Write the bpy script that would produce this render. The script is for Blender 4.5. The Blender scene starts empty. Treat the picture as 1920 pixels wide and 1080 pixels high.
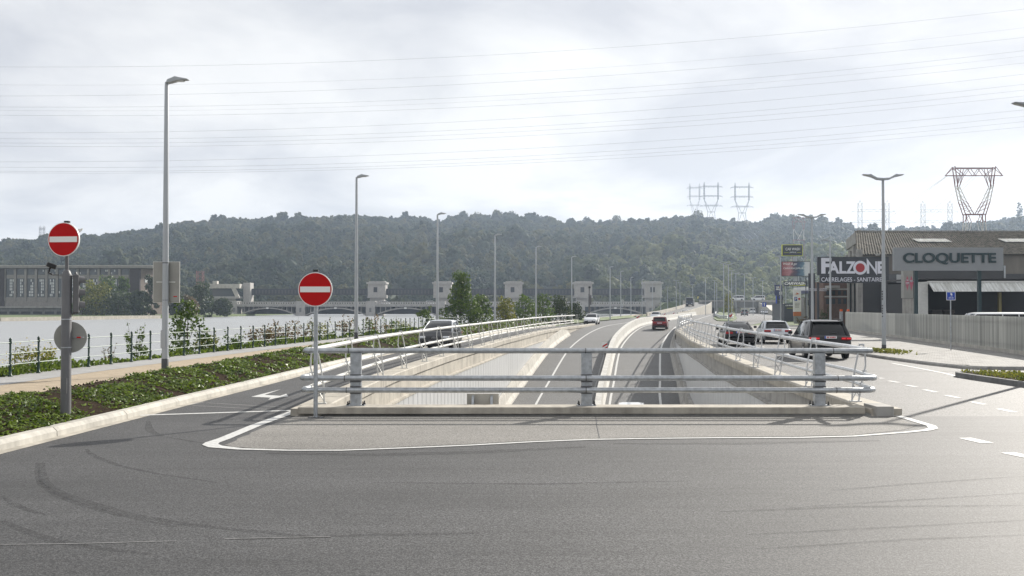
import bpy, bmesh, math, random
from mathutils import Vector, Matrix, noise
random.seed(7)
R = math.radians
sc = bpy.context.scene
COL = sc.collection

# ---------------------------------------------------------------- camera
CAMH, FPX, PITCH = 2.3, 2000.0, math.atan(36 / 2000.0)
cam_data = bpy.data.cameras.new('camera')
cam_data.lens = 36 * FPX / 1920
cam_data.sensor_width = 36
cam_data.clip_start = 0.1
cam_data.clip_end = 9000
cam = bpy.data.objects.new('camera', cam_data)
COL.objects.link(cam)
cam.location = (0, 0, CAMH)
cam.rotation_euler = (math.pi / 2 + PITCH, 0, 0)
sc.camera = cam

# ---------------------------------------------------------------- sky, sun, exposure
SUN_EL, SUN_AZ = 28.0, 37.0           # degrees; azimuth to the right of straight ahead
world = bpy.data.worlds.new('World')
sc.world = world
world.use_nodes = True
nt = world.node_tree
nt.nodes.clear()
def N(t, **kw):
    n = nt.nodes.new(t)
    for k, v in kw.items():
        setattr(n, k, v)
    return n
def setin(n, **kw):
    for k, v in kw.items():
        n.inputs[k.replace('_', ' ')].default_value = v
sky = N('ShaderNodeTexSky', sky_type='NISHITA', sun_disc=False)
sky.sun_elevation = R(SUN_EL)
sky.sun_rotation = R(SUN_AZ)
sky.air_density = 1.0
sky.dust_density = 2.5
sky_s = N('ShaderNodeVectorMath', operation='SCALE')
sky_s.inputs['Scale'].default_value = 0.05
nt.links.new(sky.outputs[0], sky_s.inputs[0])
tc = N('ShaderNodeTexCoord')
sep = N('ShaderNodeSeparateXYZ')
nt.links.new(tc.outputs['Generated'], sep.inputs[0])
zc = N('ShaderNodeMath', operation='MAXIMUM'); zc.inputs[1].default_value = 0.0
nt.links.new(sep.outputs['Z'], zc.inputs[0])
zp = N('ShaderNodeMath', operation='ADD'); zp.inputs[1].default_value = 0.14
nt.links.new(zc.outputs[0], zp.inputs[0])
dx = N('ShaderNodeMath', operation='DIVIDE'); dy = N('ShaderNodeMath', operation='DIVIDE')
nt.links.new(sep.outputs['X'], dx.inputs[0]); nt.links.new(zp.outputs[0], dx.inputs[1])
nt.links.new(sep.outputs['Y'], dy.inputs[0]); nt.links.new(zp.outputs[0], dy.inputs[1])
comb = N('ShaderNodeCombineXYZ')
nt.links.new(dx.outputs[0], comb.inputs[0]); nt.links.new(dy.outputs[0], comb.inputs[1])
mp = N('ShaderNodeMapping')
mp.inputs['Rotation'].default_value = (0, 0, R(38))
mp.inputs['Scale'].default_value = (0.75, 0.55, 1)
mp.inputs['Location'].default_value = (2.3, 0.7, 0)
nt.links.new(comb.outputs[0], mp.inputs[0])
n1 = N('ShaderNodeTexNoise'); setin(n1, Scale=0.9, Detail=9.0, Roughness=0.55, Distortion=0.6)
nt.links.new(mp.outputs[0], n1.inputs['Vector'])
n2 = N('ShaderNodeTexNoise'); setin(n2, Scale=1.45, Detail=8.0, Roughness=0.54, Distortion=0.35)
nt.links.new(mp.outputs[0], n2.inputs['Vector'])
cov = N('ShaderNodeValToRGB')           # cloud cover: a few thin openings
cov.color_ramp.elements[0].position = 0.26; cov.color_ramp.elements[0].color = (0.72, 0.72, 0.72, 1)
cov.color_ramp.elements[1].position = 0.46; cov.color_ramp.elements[1].color = (0.94, 0.94, 0.94, 1)
nt.links.new(n1.outputs[0], cov.inputs[0])
shade = N('ShaderNodeValToRGB')         # cloud thickness: grey bases to bright veils
shade.color_ramp.elements[0].position = 0.38; shade.color_ramp.elements[0].color = (0.49, 0.502, 0.535, 1)
shade.color_ramp.elements[1].position = 0.58; shade.color_ramp.elements[1].color = (0.71, 0.71, 0.71, 1)
nt.links.new(n2.outputs[0], shade.inputs[0])
mix = N('ShaderNodeMix', data_type='RGBA')
nt.links.new(cov.outputs[0], mix.inputs[0])
nt.links.new(sky_s.outputs[0], mix.inputs[6])
nt.links.new(shade.outputs[0], mix.inputs[7])
bg = N('ShaderNodeBackground'); bg.inputs['Strength'].default_value = 1.0
nt.links.new(mix.outputs[2], bg.inputs['Color'])
wo = N('ShaderNodeOutputWorld')
nt.links.new(bg.outputs[0], wo.inputs['Surface'])

sun_data = bpy.data.lights.new('sun', 'SUN')
sun_data.energy = 5.0
sun_data.angle = R(0.6)
sun_data.color = (1.0, 0.945, 0.86)
sun = bpy.data.objects.new('sun', sun_data)
COL.objects.link(sun)
el, az = R(SUN_EL), R(SUN_AZ)
sun_dir = Vector((math.sin(az) * math.cos(el), math.cos(az) * math.cos(el), math.sin(el)))
sun.rotation_euler = sun_dir.to_track_quat('Z', 'Y').to_euler()
sun.location = (40, 60, 60)

sc.view_settings.view_transform = 'Standard'
sc.view_settings.look = 'None'
sc.view_settings.exposure = 0.52
sc.view_settings.gamma = 1.0
sc.render.engine = 'CYCLES'
sc.cycles.use_denoising = True
sc.cycles.max_bounces = 6
sc.cycles.diffuse_bounces = 3
sc.cycles.glossy_bounces = 3
sc.cycles.transparent_max_bounces = 12
sc.cycles.sample_clamp_indirect = 6.0

# ---------------------------------------------------------------- photo geometry helpers
_cp, _sp = math.cos(PITCH), math.sin(PITCH)
def ray(px, py):
    a, b = px - 960.0, 540.0 - py
    return Vector((a, FPX * _cp - b * _sp, FPX * _sp + b * _cp))
def g(px, py, z=0.0):                    # point of a level surface seen at a pixel
    d = ray(px, py)
    return Vector((0, 0, CAMH)) + d * ((z - CAMH) / d.z)
def at(px, py, Y):                       # point at a distance
    d = ray(px, py)
    return Vector((0, 0, CAMH)) + d * (Y / d.y)

def spline(pts):
    xs = [p[0] for p in pts]; ys = [p[1] for p in pts]; n = len(xs)
    m = []
    for i in range(n):
        if i == 0: m.append((ys[1] - ys[0]) / (xs[1] - xs[0]))
        elif i == n - 1: m.append((ys[-1] - ys[-2]) / (xs[-1] - xs[-2]))
        else:
            a = (ys[i] - ys[i-1]) / (xs[i] - xs[i-1]); b = (ys[i+1] - ys[i]) / (xs[i+1] - xs[i])
            m.append((a * (xs[i+1] - xs[i]) + b * (xs[i] - xs[i-1])) / (xs[i+1] - xs[i-1]))
    def f(x):
        if x <= xs[0]: return ys[0] + m[0] * (x - xs[0])
        if x >= xs[-1]: return ys[-1] + m[-1] * (x - xs[-1])
        i = 0
        while xs[i+1] < x: i += 1
        h = xs[i+1] - xs[i]; t = (x - xs[i]) / h
        return ((2*t**3 - 3*t**2 + 1) * ys[i] + (t**3 - 2*t**2 + t) * h * m[i]
                + (-2*t**3 + 3*t**2) * ys[i+1] + (t**3 - t**2) * h * m[i+1])
    return f
def linear(pts):
    def f(x):
        if x <= pts[0][0]: return pts[0][1]
        for (a, b), (c, d) in zip(pts, pts[1:]):
            if x <= c: return b + (d - b) * (x - a) / (c - a)
        return pts[-1][1]
    return f
def frange(a, b, step):
    n = max(1, int(round((b - a) / step)))
    return [a + (b - a) * i / n for i in range(n + 1)]

# ---------------------------------------------------------------- mesh helpers
class MB:
    def __init__(s): s.v = []; s.f = []
    def add(s, vs, fs):
        o = len(s.v); s.v += [tuple(v) for v in vs]; s.f += [tuple(i + o for i in f) for f in fs]; return s
    def box(s, c, d, rot=None):
        hx, hy, hz = d[0] / 2, d[1] / 2, d[2] / 2
        vs = [Vector((x * hx, y * hy, z * hz)) for z in (-1, 1) for y in (-1, 1) for x in (-1, 1)]
        if rot is not None: vs = [rot @ v for v in vs]
        c = Vector(c)
        return s.add([v + c for v in vs], [(0,2,3,1), (4,5,7,6), (0,1,5,4), (2,6,7,3), (0,4,6,2), (1,3,7,5)])
    def span(s, a, b):
        return s.box([(p + q) / 2 for p, q in zip(a, b)], [abs(q - p) for p, q in zip(a, b)])
    def tube(s, pts, r, n=8, caps=True):
        pts = [Vector(p) for p in pts]; k = len(pts)
        rs = r if isinstance(r, (list, tuple)) else [r] * k
        ref = Vector((0, 0, 1)); vs = []; fs = []
        for i, p in enumerate(pts):
            t = (pts[min(i+1, k-1)] - pts[max(i-1, 0)]).normalized()
            rf = ref if abs(t.dot(ref)) < 0.95 else Vector((1, 0, 0))
            a = t.cross(rf).normalized(); b = a.cross(t).normalized()
            for j in range(n):
                w = 2 * math.pi * j / n
                vs.append(p + (a * math.cos(w) + b * math.sin(w)) * rs[i])
        for i in range(k - 1):
            for j in range(n):
                j2 = (j + 1) % n
                fs.append((i*n + j, i*n + j2, (i+1)*n + j2, (i+1)*n + j))
        if caps:
            fs.append(tuple(range(n))[::-1]); fs.append(tuple((k-1)*n + j for j in range(n)))
        return s.add(vs, fs)
    def bar(s, a, b, w, h=None):           # a rectangular bar between two points
        h = h or w
        a, b = Vector(a), Vector(b); t = (b - a); L = t.length; t.normalize()
        rf = Vector((0, 0, 1)) if abs(t.z) < 0.95 else Vector((0, 1, 0))
        u = t.cross(rf).normalized(); v = u.cross(t).normalized()
        m = Matrix((u, t, v)).transposed()
        return s.box((a + b) / 2, (w, L, h), m)
    def prism(s, poly, o, u, v, w):        # polygon in (u, v) pushed along w
        o, u, v, w = Vector(o), Vector(u), Vector(v), Vector(w); n = len(poly)
        vs = [o + u * p[0] + v * p[1] for p in poly]; vs += [q + w for q in vs]
        return s.add(vs, [tuple(range(n))[::-1], tuple(range(n, 2*n))] + [(i, (i+1) % n, n + (i+1) % n, n + i) for i in range(n)])
    def loft(s, rings, closed=True, caps=True):
        n = len(rings[0]); o = []
        for r in rings: o += [Vector(p) for p in r]
        fs = []
        for i in range(len(rings) - 1):
            for j in range(n if closed else n - 1):
                j2 = (j + 1) % n
                fs.append((i*n + j, i*n + j2, (i+1)*n + j2, (i+1)*n + j))
        if caps: fs.append(tuple(range(n))[::-1]); fs.append(tuple((len(rings)-1)*n + j for j in range(n)))
        return s.add(o, fs)
    def lathe(s, prof, c=(0, 0, 0), n=16, axis='Z'):
        rings = []
        for r, z in prof:
            ring = []
            for j in range(n):
                w = 2 * math.pi * j / n; a, b = r * math.cos(w), r * math.sin(w)
                p = {'Z': (a, b, z), 'Y': (a, z, b), 'X': (z, a, b)}[axis]
                ring.append(Vector(p) + Vector(c))
            rings.append(ring)
        return s.loft(rings)
    def build(s, name, mat, parent=None, smooth=False, bevel=0, loc=(0, 0, 0), rz=0, segs=1):
        me = bpy.data.meshes.new(name)
        me.from_pydata(s.v, [], s.f)
        bm = bmesh.new(); bm.from_mesh(me)
        bmesh.ops.recalc_face_normals(bm, faces=bm.faces)
        if bevel:
            ed = [e for e in bm.edges if len(e.link_faces) == 2 and e.calc_face_angle(0) > 0.5]
            bmesh.ops.bevel(bm, geom=ed, offset=bevel, segments=segs, affect='EDGES', profile=0.5)
        if smooth:
            for f in bm.faces: f.smooth = True
            for e in bm.edges:
                if len(e.link_faces) == 2 and e.calc_face_angle(0) > 0.7: e.smooth = False
        bm.to_mesh(me); bm.free()
        if mat: me.materials.append(mat)
        return obj(name, me, parent, loc, rz)
def obj(name, me, parent=None, loc=(0, 0, 0), rz=0):
    o = bpy.data.objects.new(name, me); COL.objects.link(o)
    o.parent = parent; o.location = loc; o.rotation_euler = (0, 0, rz)
    return o
def raw(name, vs, fs, mat, parent=None, smooth=False, loc=(0, 0, 0)):
    me = bpy.data.meshes.new(name); me.from_pydata([tuple(v) for v in vs], [], fs); me.update()
    if smooth: me.polygons.foreach_set('use_smooth', [True] * len(me.polygons))
    if mat: me.materials.append(mat)
    return obj(name, me, parent, loc)
def tag(o, label, cat, group=None, kind=None):
    o['label'] = label
    if cat: o['category'] = cat
    if group: o['group'] = group
    if kind: o['kind'] = kind
    return o
def thing(name, label, cat, loc=(0, 0, 0), rz=0, group=None):
    o = bpy.data.objects.new(name, None); COL.objects.link(o)
    o.location = loc; o.rotation_euler = (0, 0, rz); o.empty_display_size = 0.2
    return tag(o, label, cat, group)
def struct(o, kind='structure'):
    o['kind'] = kind; return o
def text_mesh(name, s, w, h, mat, parent, loc, extrude=0.01, bold=0.0, rz=0, spacing=1.0, lean=0.0, flipz=0):
    c = bpy.data.curves.new(name, 'FONT'); c.body = s; c.extrude = 0.02; c.offset = bold; c.space_character = spacing
    c.shear = lean
    t = bpy.data.objects.new(name, c); COL.objects.link(t)
    bpy.context.view_layer.update()
    me = bpy.data.meshes.new_from_object(t)
    bpy.data.objects.remove(t); bpy.data.curves.remove(c)
    xs = [v.co.x for v in me.vertices]; ys = [v.co.y for v in me.vertices]
    kx = w / (max(xs) - min(xs)); ky = h / (max(ys) - min(ys)); cx, cy = (max(xs)+min(xs))/2, (max(ys)+min(ys))/2
    for v in me.vertices:
        x, y, z = (v.co.x - cx) * kx, (v.co.y - cy) * ky, v.co.z / 0.02 * extrude
        v.co = (x, -z, y) if not flipz else (-y, -z, x)
    me.materials.clear(); me.materials.append(mat)
    o = obj(name, me, parent, loc, rz)
    return o

# ---------------------------------------------------------------- materials
def M(name, col, rough=0.6, metal=0.0, var=0.0, vs=2.0, bump=0.0, bs=40.0, spec=0.5, emit=0.0, stretch=None, coat=0.0, col2=None, objc=False):
    m = bpy.data.materials.new(name); m.use_nodes = True
    t = m.node_tree; b = t.nodes['Principled BSDF']
    b.inputs['Roughness'].default_value = rough; b.inputs['Metallic'].default_value = metal
    b.inputs['Specular IOR Level'].default_value = spec
    b.inputs['Coat Weight'].default_value = coat
    b.inputs['Base Color'].default_value = (*col, 1)
    if emit:
        b.inputs['Emission Color'].default_value = (*col, 1); b.inputs['Emission Strength'].default_value = emit
    src = None
    if var or bump:
        if objc: src = t.nodes.new('ShaderNodeTexCoord').outputs['Object']
        else: src = t.nodes.new('ShaderNodeNewGeometry').outputs['Position']
        if stretch:
            mpn = t.nodes.new('ShaderNodeMapping'); mpn.inputs['Scale'].default_value = stretch
            t.links.new(src, mpn.inputs[0]); src = mpn.outputs[0]
    if var:
        nz = t.nodes.new('ShaderNodeTexNoise'); nz.inputs['Scale'].default_value = vs
        nz.inputs['Detail'].default_value = 6; nz.inputs['Roughness'].default_value = 0.65
        t.links.new(src, nz.inputs['Vector'])
        rp = t.nodes.new('ShaderNodeValToRGB')
        rp.color_ramp.elements[0].position = 0.3; rp.color_ramp.elements[1].position = 0.7
        c2 = col2 or tuple(min(1, c * (1 + var)) for c in col)
        rp.color_ramp.elements[0].color = (*[c * (1 - var) for c in col], 1)
        rp.color_ramp.elements[1].color = (*c2, 1)
        t.links.new(nz.outputs[0], rp.inputs[0]); t.links.new(rp.outputs[0], b.inputs['Base Color'])
    if bump:
        nb = t.nodes.new('ShaderNodeTexNoise'); nb.inputs['Scale'].default_value = bs; nb.inputs['Detail'].default_value = 3
        t.links.new(src, nb.inputs['Vector'])
        bp = t.nodes.new('ShaderNodeBump'); bp.inputs['Strength'].default_value = bump; bp.inputs['Distance'].default_value = 0.02
        t.links.new(nb.outputs[0], bp.inputs['Height']); t.links.new(bp.outputs[0], b.inputs['Normal'])
    return m

def asphalt(name, c0, c1, grain=90.0, rough=0.70, patch=0.36, spec=0.45, streak=0.0):
    """stone-speckled asphalt: fine aggregate, worn lanes and dull patches"""
    m = bpy.data.materials.new(name); m.use_nodes = True
    t = m.node_tree; b = t.nodes['Principled BSDF']; L = t.links.new
    pos = t.nodes.new('ShaderNodeNewGeometry').outputs['Position']
    v = t.nodes.new('ShaderNodeTexVoronoi'); v.inputs['Scale'].default_value = grain; L(pos, v.inputs['Vector'])
    bw = t.nodes.new('ShaderNodeRGBToBW'); L(v.outputs['Color'], bw.inputs[0])
    f = t.nodes.new('ShaderNodeTexNoise'); f.inputs['Scale'].default_value = grain * 0.35; f.inputs['Detail'].default_value = 4; L(pos, f.inputs['Vector'])
    ad = t.nodes.new('ShaderNodeMath'); ad.operation = 'MULTIPLY'; L(bw.outputs[0], ad.inputs[0]); L(f.outputs[0], ad.inputs[1])
    rp = t.nodes.new('ShaderNodeValToRGB'); e = rp.color_ramp.elements
    e[0].position = 0.13; e[0].color = (*c0, 1); e[1].position = 0.42; e[1].color = (*c1, 1)
    L(ad.outputs[0], rp.inputs[0])
    big = t.nodes.new('ShaderNodeTexNoise'); big.inputs['Scale'].default_value = 0.22; big.inputs['Detail'].default_value = 7; big.inputs['Roughness'].default_value = 0.68
    mp_ = t.nodes.new('ShaderNodeMapping'); mp_.inputs['Scale'].default_value = (0.55, 1.5, 1); L(pos, mp_.inputs[0]); L(mp_.outputs[0], big.inputs['Vector'])
    mr = t.nodes.new('ShaderNodeMapRange'); mr.inputs[1].default_value = 0.3; mr.inputs[2].default_value = 0.7
    mr.inputs[3].default_value = 1 - patch; mr.inputs[4].default_value = 1 + patch
    L(big.outputs[0], mr.inputs[0])
    mu = t.nodes.new('ShaderNodeVectorMath'); mu.operation = 'SCALE'; L(rp.outputs[0], mu.inputs[0]); L(mr.outputs[0], mu.inputs['Scale'])
    last = mu.outputs[0]
    if streak:
        sn = t.nodes.new('ShaderNodeTexNoise'); sn.inputs['Scale'].default_value = 1.0; sn.inputs['Detail'].default_value = 5; sn.inputs['Roughness'].default_value = 0.6
        mp2 = t.nodes.new('ShaderNodeMapping'); mp2.inputs['Scale'].default_value = (0.09, 4.5, 1); mp2.inputs['Rotation'].default_value = (0, 0, R(-3)); L(pos, mp2.inputs[0]); L(mp2.outputs[0], sn.inputs['Vector'])
        m2 = t.nodes.new('ShaderNodeMapRange'); m2.inputs[1].default_value = 0.32; m2.inputs[2].default_value = 0.68; m2.inputs[3].default_value = 1 - streak; m2.inputs[4].default_value = 1 + streak
        L(sn.outputs[0], m2.inputs[0])
        mu2 = t.nodes.new('ShaderNodeVectorMath'); mu2.operation = 'SCALE'; L(last, mu2.inputs[0]); L(m2.outputs[0], mu2.inputs['Scale']); last = mu2.outputs[0]
    L(last, b.inputs['Base Color'])
    b.inputs['Roughness'].default_value = rough; b.inputs['Specular IOR Level'].default_value = spec
    bp = t.nodes.new('ShaderNodeBump'); bp.inputs['Strength'].default_value = 0.75; bp.inputs['Distance'].default_value = 0.006
    L(ad.outputs[0], bp.inputs['Height']); L(bp.outputs[0], b.inputs['Normal'])
    return m

def concrete(name, col, stain=0.35, rough=0.85, streak=True, joint=0):
    m = bpy.data.materials.new(name); m.use_nodes = True
    t = m.node_tree; b = t.nodes['Principled BSDF']; L = t.links.new
    pos = t.nodes.new('ShaderNodeNewGeometry').outputs['Position']
    a = t.nodes.new('ShaderNodeTexNoise'); a.inputs['Scale'].default_value = 0.9; a.inputs['Detail'].default_value = 9; a.inputs['Roughness'].default_value = 0.7; L(pos, a.inputs['Vector'])
    mpn = t.nodes.new('ShaderNodeMapping'); mpn.inputs['Scale'].default_value = (3.0, 3.0, 0.25); L(pos, mpn.inputs[0])
    s = t.nodes.new('ShaderNodeTexNoise'); s.inputs['Scale'].default_value = 1.6; s.inputs['Detail'].default_value = 6; L(mpn.outputs[0], s.inputs['Vector'])
    mx = t.nodes.new('ShaderNodeMath'); mx.operation = 'MULTIPLY_ADD'; mx.inputs[1].default_value = 0.55 if streak else 0.0
    L(s.outputs[0], mx.inputs[0]); L(a.outputs[0], mx.inputs[2])
    rp = t.nodes.new('ShaderNodeValToRGB'); e = rp.color_ramp.elements
    k = 0.275 if streak else 0
    e[0].position = 0.28 + k; e[1].position = 0.62 + k
    e[0].color = (*[c * (1 - stain) for c in col], 1); e[1].color = (*[min(1, c * 1.08) for c in col], 1)
    L(mx.outputs[0], rp.inputs[0]); L(rp.outputs[0], b.inputs['Base Color'])
    b.inputs['Roughness'].default_value = rough
    n = t.nodes.new('ShaderNodeTexNoise'); n.inputs['Scale'].default_value = 60; n.inputs['Detail'].default_value = 4; L(pos, n.inputs['Vector'])
    bp = t.nodes.new('ShaderNodeBump'); bp.inputs['Strength'].default_value = 0.25; bp.inputs['Distance'].default_value = 0.01
    L(n.outputs[0], bp.inputs['Height']); L(bp.outputs[0], b.inputs['Normal'])
    return m

def foliage(name, dark, light, trans=0.3, rough=0.5, spec=0.4, scale=0.9):
    m = bpy.data.materials.new(name); m.use_nodes = True
    t = m.node_tree; b = t.nodes['Principled BSDF']; L = t.links.new
    pos = t.nodes.new('ShaderNodeNewGeometry')
    rnd = pos.outputs['Random Per Island']
    a = t.nodes.new('ShaderNodeTexNoise'); a.inputs['Scale'].default_value = scale; a.inputs['Detail'].default_value = 3; L(pos.outputs['Position'], a.inputs['Vector'])
    ad = t.nodes.new('ShaderNodeMath'); ad.operation = 'MULTIPLY_ADD'; ad.inputs[1].default_value = 0.55; L(rnd, ad.inputs[0])
    sb = t.nodes.new('ShaderNodeMath'); sb.operation = 'SUBTRACT'; sb.inputs[1].default_value = 0.25; L(a.outputs[0], sb.inputs[0]); L(sb.outputs[0], ad.inputs[2])
    rp = t.nodes.new('ShaderNodeValToRGB'); rp.color_ramp.elements[0].color = (*dark, 1); rp.color_ramp.elements[1].color = (*light, 1)
    rp.color_ramp.elements[0].position = 0.15; rp.color_ramp.elements[1].position = 0.85
    L(ad.outputs[0], rp.inputs[0]); L(rp.outputs[0], b.inputs['Base Color'])
    b.inputs['Roughness'].default_value = rough; b.inputs['Specular IOR Level'].default_value = spec
    if trans:
        tr = t.nodes.new('ShaderNodeBsdfTranslucent'); L(rp.outputs[0], tr.inputs[0])
        mxs = t.nodes.new('ShaderNodeMixShader'); mxs.inputs[0].default_value = trans
        L(b.outputs[0], mxs.inputs[1]); L(tr.outputs[0], mxs.inputs[2])
        L(mxs.outputs[0], t.nodes['Material Output'].inputs['Surface'])
    return m

m_asphalt = asphalt('asphalt', (0.007, 0.007, 0.008), (0.092, 0.092, 0.093), streak=0.14)
m_asphalt_ug = asphalt('asphalt_underpass', (0.06, 0.059, 0.058), (0.155, 0.155, 0.152), grain=40, patch=0.14)
m_asphalt_old = asphalt('old_asphalt', (0.115, 0.11, 0.10), (0.28, 0.268, 0.25), grain=80, patch=0.16, spec=0.3, rough=0.8)
m_asphalt_r = asphalt('grey_asphalt', (0.035, 0.034, 0.033), (0.185, 0.18, 0.175), grain=55, patch=0.18)
m_paint = M('road_paint', (0.50, 0.50, 0.485), 0.6, var=0.25, vs=14, bump=0.3, bs=90)
m_faint = M('worn_road_paint', (0.21, 0.21, 0.205), 0.7, var=0.4, vs=10)
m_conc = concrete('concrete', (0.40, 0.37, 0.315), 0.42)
m_conc_lt = concrete('pale_concrete', (0.44, 0.42, 0.375), 0.32)
m_conc_white = concrete('white_concrete', (0.46, 0.45, 0.42), 0.28)
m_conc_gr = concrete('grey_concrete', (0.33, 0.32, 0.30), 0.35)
m_conc_dk = concrete('dark_concrete', (0.17, 0.17, 0.165), 0.4)
m_galv = M('galvanised_steel', (0.40, 0.42, 0.44), 0.42, 0.75, var=0.25, vs=9, bump=0.1, bs=60)
m_galv_w = M('pale_painted_steel', (0.56, 0.56, 0.54), 0.42, 0.15, var=0.1, vs=6)
m_rail_r = M('weathered_galvanised_steel', (0.56, 0.57, 0.58), 0.45, 0.45, var=0.2, vs=7)
m_dark = M('dark_metal', (0.025, 0.026, 0.028), 0.5)
m_black = M('black_plastic', (0.012, 0.012, 0.013), 0.45)
m_lamp = M('lamp_grey_paint', (0.36, 0.38, 0.40), 0.4, 0.2, var=0.06, vs=1.5)
m_lampband = M('charcoal_band', (0.045, 0.047, 0.052), 0.5)
m_polegrey = M('dark_grey_paint', (0.125, 0.125, 0.13), 0.5, 0.1, var=0.12, vs=3)
m_red = M('sign_red', (0.46, 0.004, 0.005), 0.5, spec=0.15, var=0.08, vs=6)
m_white = M('sign_white', (0.78, 0.78, 0.76), 0.4)
m_signback = M('sign_back_grey', (0.28, 0.28, 0.262), 0.5, 0.2, var=0.1, vs=2)
m_blue = M('sign_blue', (0.012, 0.06, 0.42), 0.4)
m_green = M('green_rail_paint', (0.007, 0.032, 0.022), 0.4, var=0.2, vs=5)
m_railgrey = M('green_grey_rail_paint', (0.13, 0.18, 0.15), 0.5, var=0.15, vs=4)
m_soil = M('soil', (0.030, 0.021, 0.014), 1.0, var=0.5, vs=9, bump=0.9, bs=25, spec=0.05)
m_gravel = M('tan_gravel_path', (0.34, 0.275, 0.195), 0.95, var=0.16, vs=3, bump=0.5, bs=120)
m_path = M('grey_path', (0.29, 0.288, 0.284), 0.85, var=0.14, vs=2, bump=0.3, bs=90)
m_grassland = M('rough_grass', (0.09, 0.12, 0.04), 0.9, var=0.45, vs=0.7, bump=0.8, bs=8)
m_ivy = foliage('ground_cover_leaves', (0.022, 0.05, 0.008), (0.18, 0.25, 0.03), 0.38, 0.45, 0.3, 1.6)
m_leaf = foliage('green_leaves', (0.022, 0.05, 0.01), (0.12, 0.18, 0.03), 0.4, 0.5, 0.35, 0.7)
m_leaf_y = foliage('yellowing_leaves', (0.05, 0.08, 0.012), (0.26, 0.25, 0.045), 0.4, 0.5, 0.35, 0.9)
m_leaf_b = foliage('rusty_leaves', (0.05, 0.055, 0.018), (0.21, 0.14, 0.06), 0.35, 0.5, 0.35, 0.9)
m_leaf_d = foliage('dark_leaves', (0.014, 0.028, 0.01), (0.06, 0.085, 0.024), 0.3, 0.5, 0.35, 0.5)
m_flower = M('yellow_petals', (0.65, 0.5, 0.04), 0.5)
m_bark = M('bark', (0.07, 0.055, 0.04), 0.9, var=0.3, vs=8)
m_glass = M('dark_glass', (0.006, 0.007, 0.008), 0.05, spec=0.42)
m_tyre = M('tyre_rubber', (0.015, 0.015, 0.016), 0.75)
m_rim = M('alloy_rim', (0.35, 0.35, 0.36), 0.35, 0.8)
m_tail = M('tail_lamp_red', (0.35, 0.008, 0.01), 0.2)
m_tail_on = M('lit_tail_lamp', (0.85, 0.02, 0.03), 0.3, emit=0.3)
m_head = M('headlamp_lens', (0.75, 0.77, 0.8), 0.12, spec=0.7)
m_plate = M('number_plate', (0.68, 0.68, 0.70), 0.4)

# ================================================================ lie of the land
C = spline([(10, 2.2), (24, 2.2), (33, 2.4), (42, 3.0), (47, 3.4), (61, 4.85), (70, 5.75), (80, 7.0), (90, 8.2), (100, 9.5),
            (112, 11.6), (125, 14.2), (138, 17.0), (164, 22.3), (200, 30), (250, 40.5), (300, 51), (380, 68), (520, 98)])
def Cx(Y): return 2.2 if Y < 24 else C(Y)
UZ = spline([(20, -5.75), (23, -5.7), (50, -5.2), (60, -4.75), (70, -4.0), (80, -3.15), (95, -2.0), (107, -1.15), (119, -0.48), (130, -0.1), (138, -0.004), (150, 0.0), (170, 0.0)])
KERB = spline([(-60, -9.6), (0, -8.7), (17, -8.18), (19.7, -8.04), (22.3, -7.9), (25.1, -7.78), (30.9, -7.45), (38, -7.1), (46.5, -6.6), (61, -5.1)])
def Kx(Y): return KERB(Y) if Y < 61 else Cx(Y) - 9.95
def tang(Y):
    return math.atan2(Cx(Y + 0.5) - Cx(Y - 0.5), 1.0)      # heading to the right of straight ahead
def strip(name, Ys, xl, xr, zl, zr, mat, cols=1, kind='structure', parent=None, bulge=None):
    vs = []; fs = []; w = cols + 1
    for Y in Ys:
        a, b, za, zb = xl(Y), xr(Y), zl(Y), zr(Y)
        for j in range(w):
            t = j / cols; x = a + (b - a) * t; z = za + (zb - za) * t
            if bulge: z += bulge(t, x, Y)
            vs.append((x, Y, z))
    for i in range(len(Ys) - 1):
        for j in range(cols):
            fs.append((i*w + j, i*w + j + 1, (i+1)*w + j + 1, (i+1)*w + j))
    o = raw(name, vs, fs, mat, parent, smooth=cols > 1)
    if kind and not parent: struct(o, kind)
    return o
k = lambda v: (lambda Y: v)
off = lambda d: (lambda Y: Cx(Y) + d)
ZERO = k(0.0)

# ground: one sheet with the river and the underpass cut out of it
gv, gf = [], []
def gpatch(Ys, xl, xr, z):
    o = len(gv)
    for Y in Ys: gv.extend([(xl(Y), Y, z), (xr(Y), Y, z)])
    for i in range(len(Ys) - 1): gf.append((o + 2*i, o + 2*i + 1, o + 2*i + 3, o + 2*i + 2))
gpatch([-1500, -60], k(-3000), k(3000), -0.04)
gpatch(frange(-60, 22.4, 5), off(-17.9), k(3000), -0.04)
gpatch(frange(22.4, 139.4, 3), off(-17.9), off(-6.8), -0.04)
gpatch(frange(22.4, 139.4, 3), off(6.4), k(3000), -0.04)
gpatch(frange(139.4, 700, 10), off(-17.9), k(3000), -0.04)
gpatch([-60, 700], k(-3000), k(-890), -0.9)
struct(raw('ground', gv, gf, m_grassland))
strip('river_bank', frange(-40, 520, 4), off(-21.5), off(-17.85), k(-2.1), k(0.12), m_grassland, 4,
      bulge=lambda t, x, Y: 0.25 * noise.noise((x * 0.6, Y * 0.6, 3)) * math.sin(t * math.pi))

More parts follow.
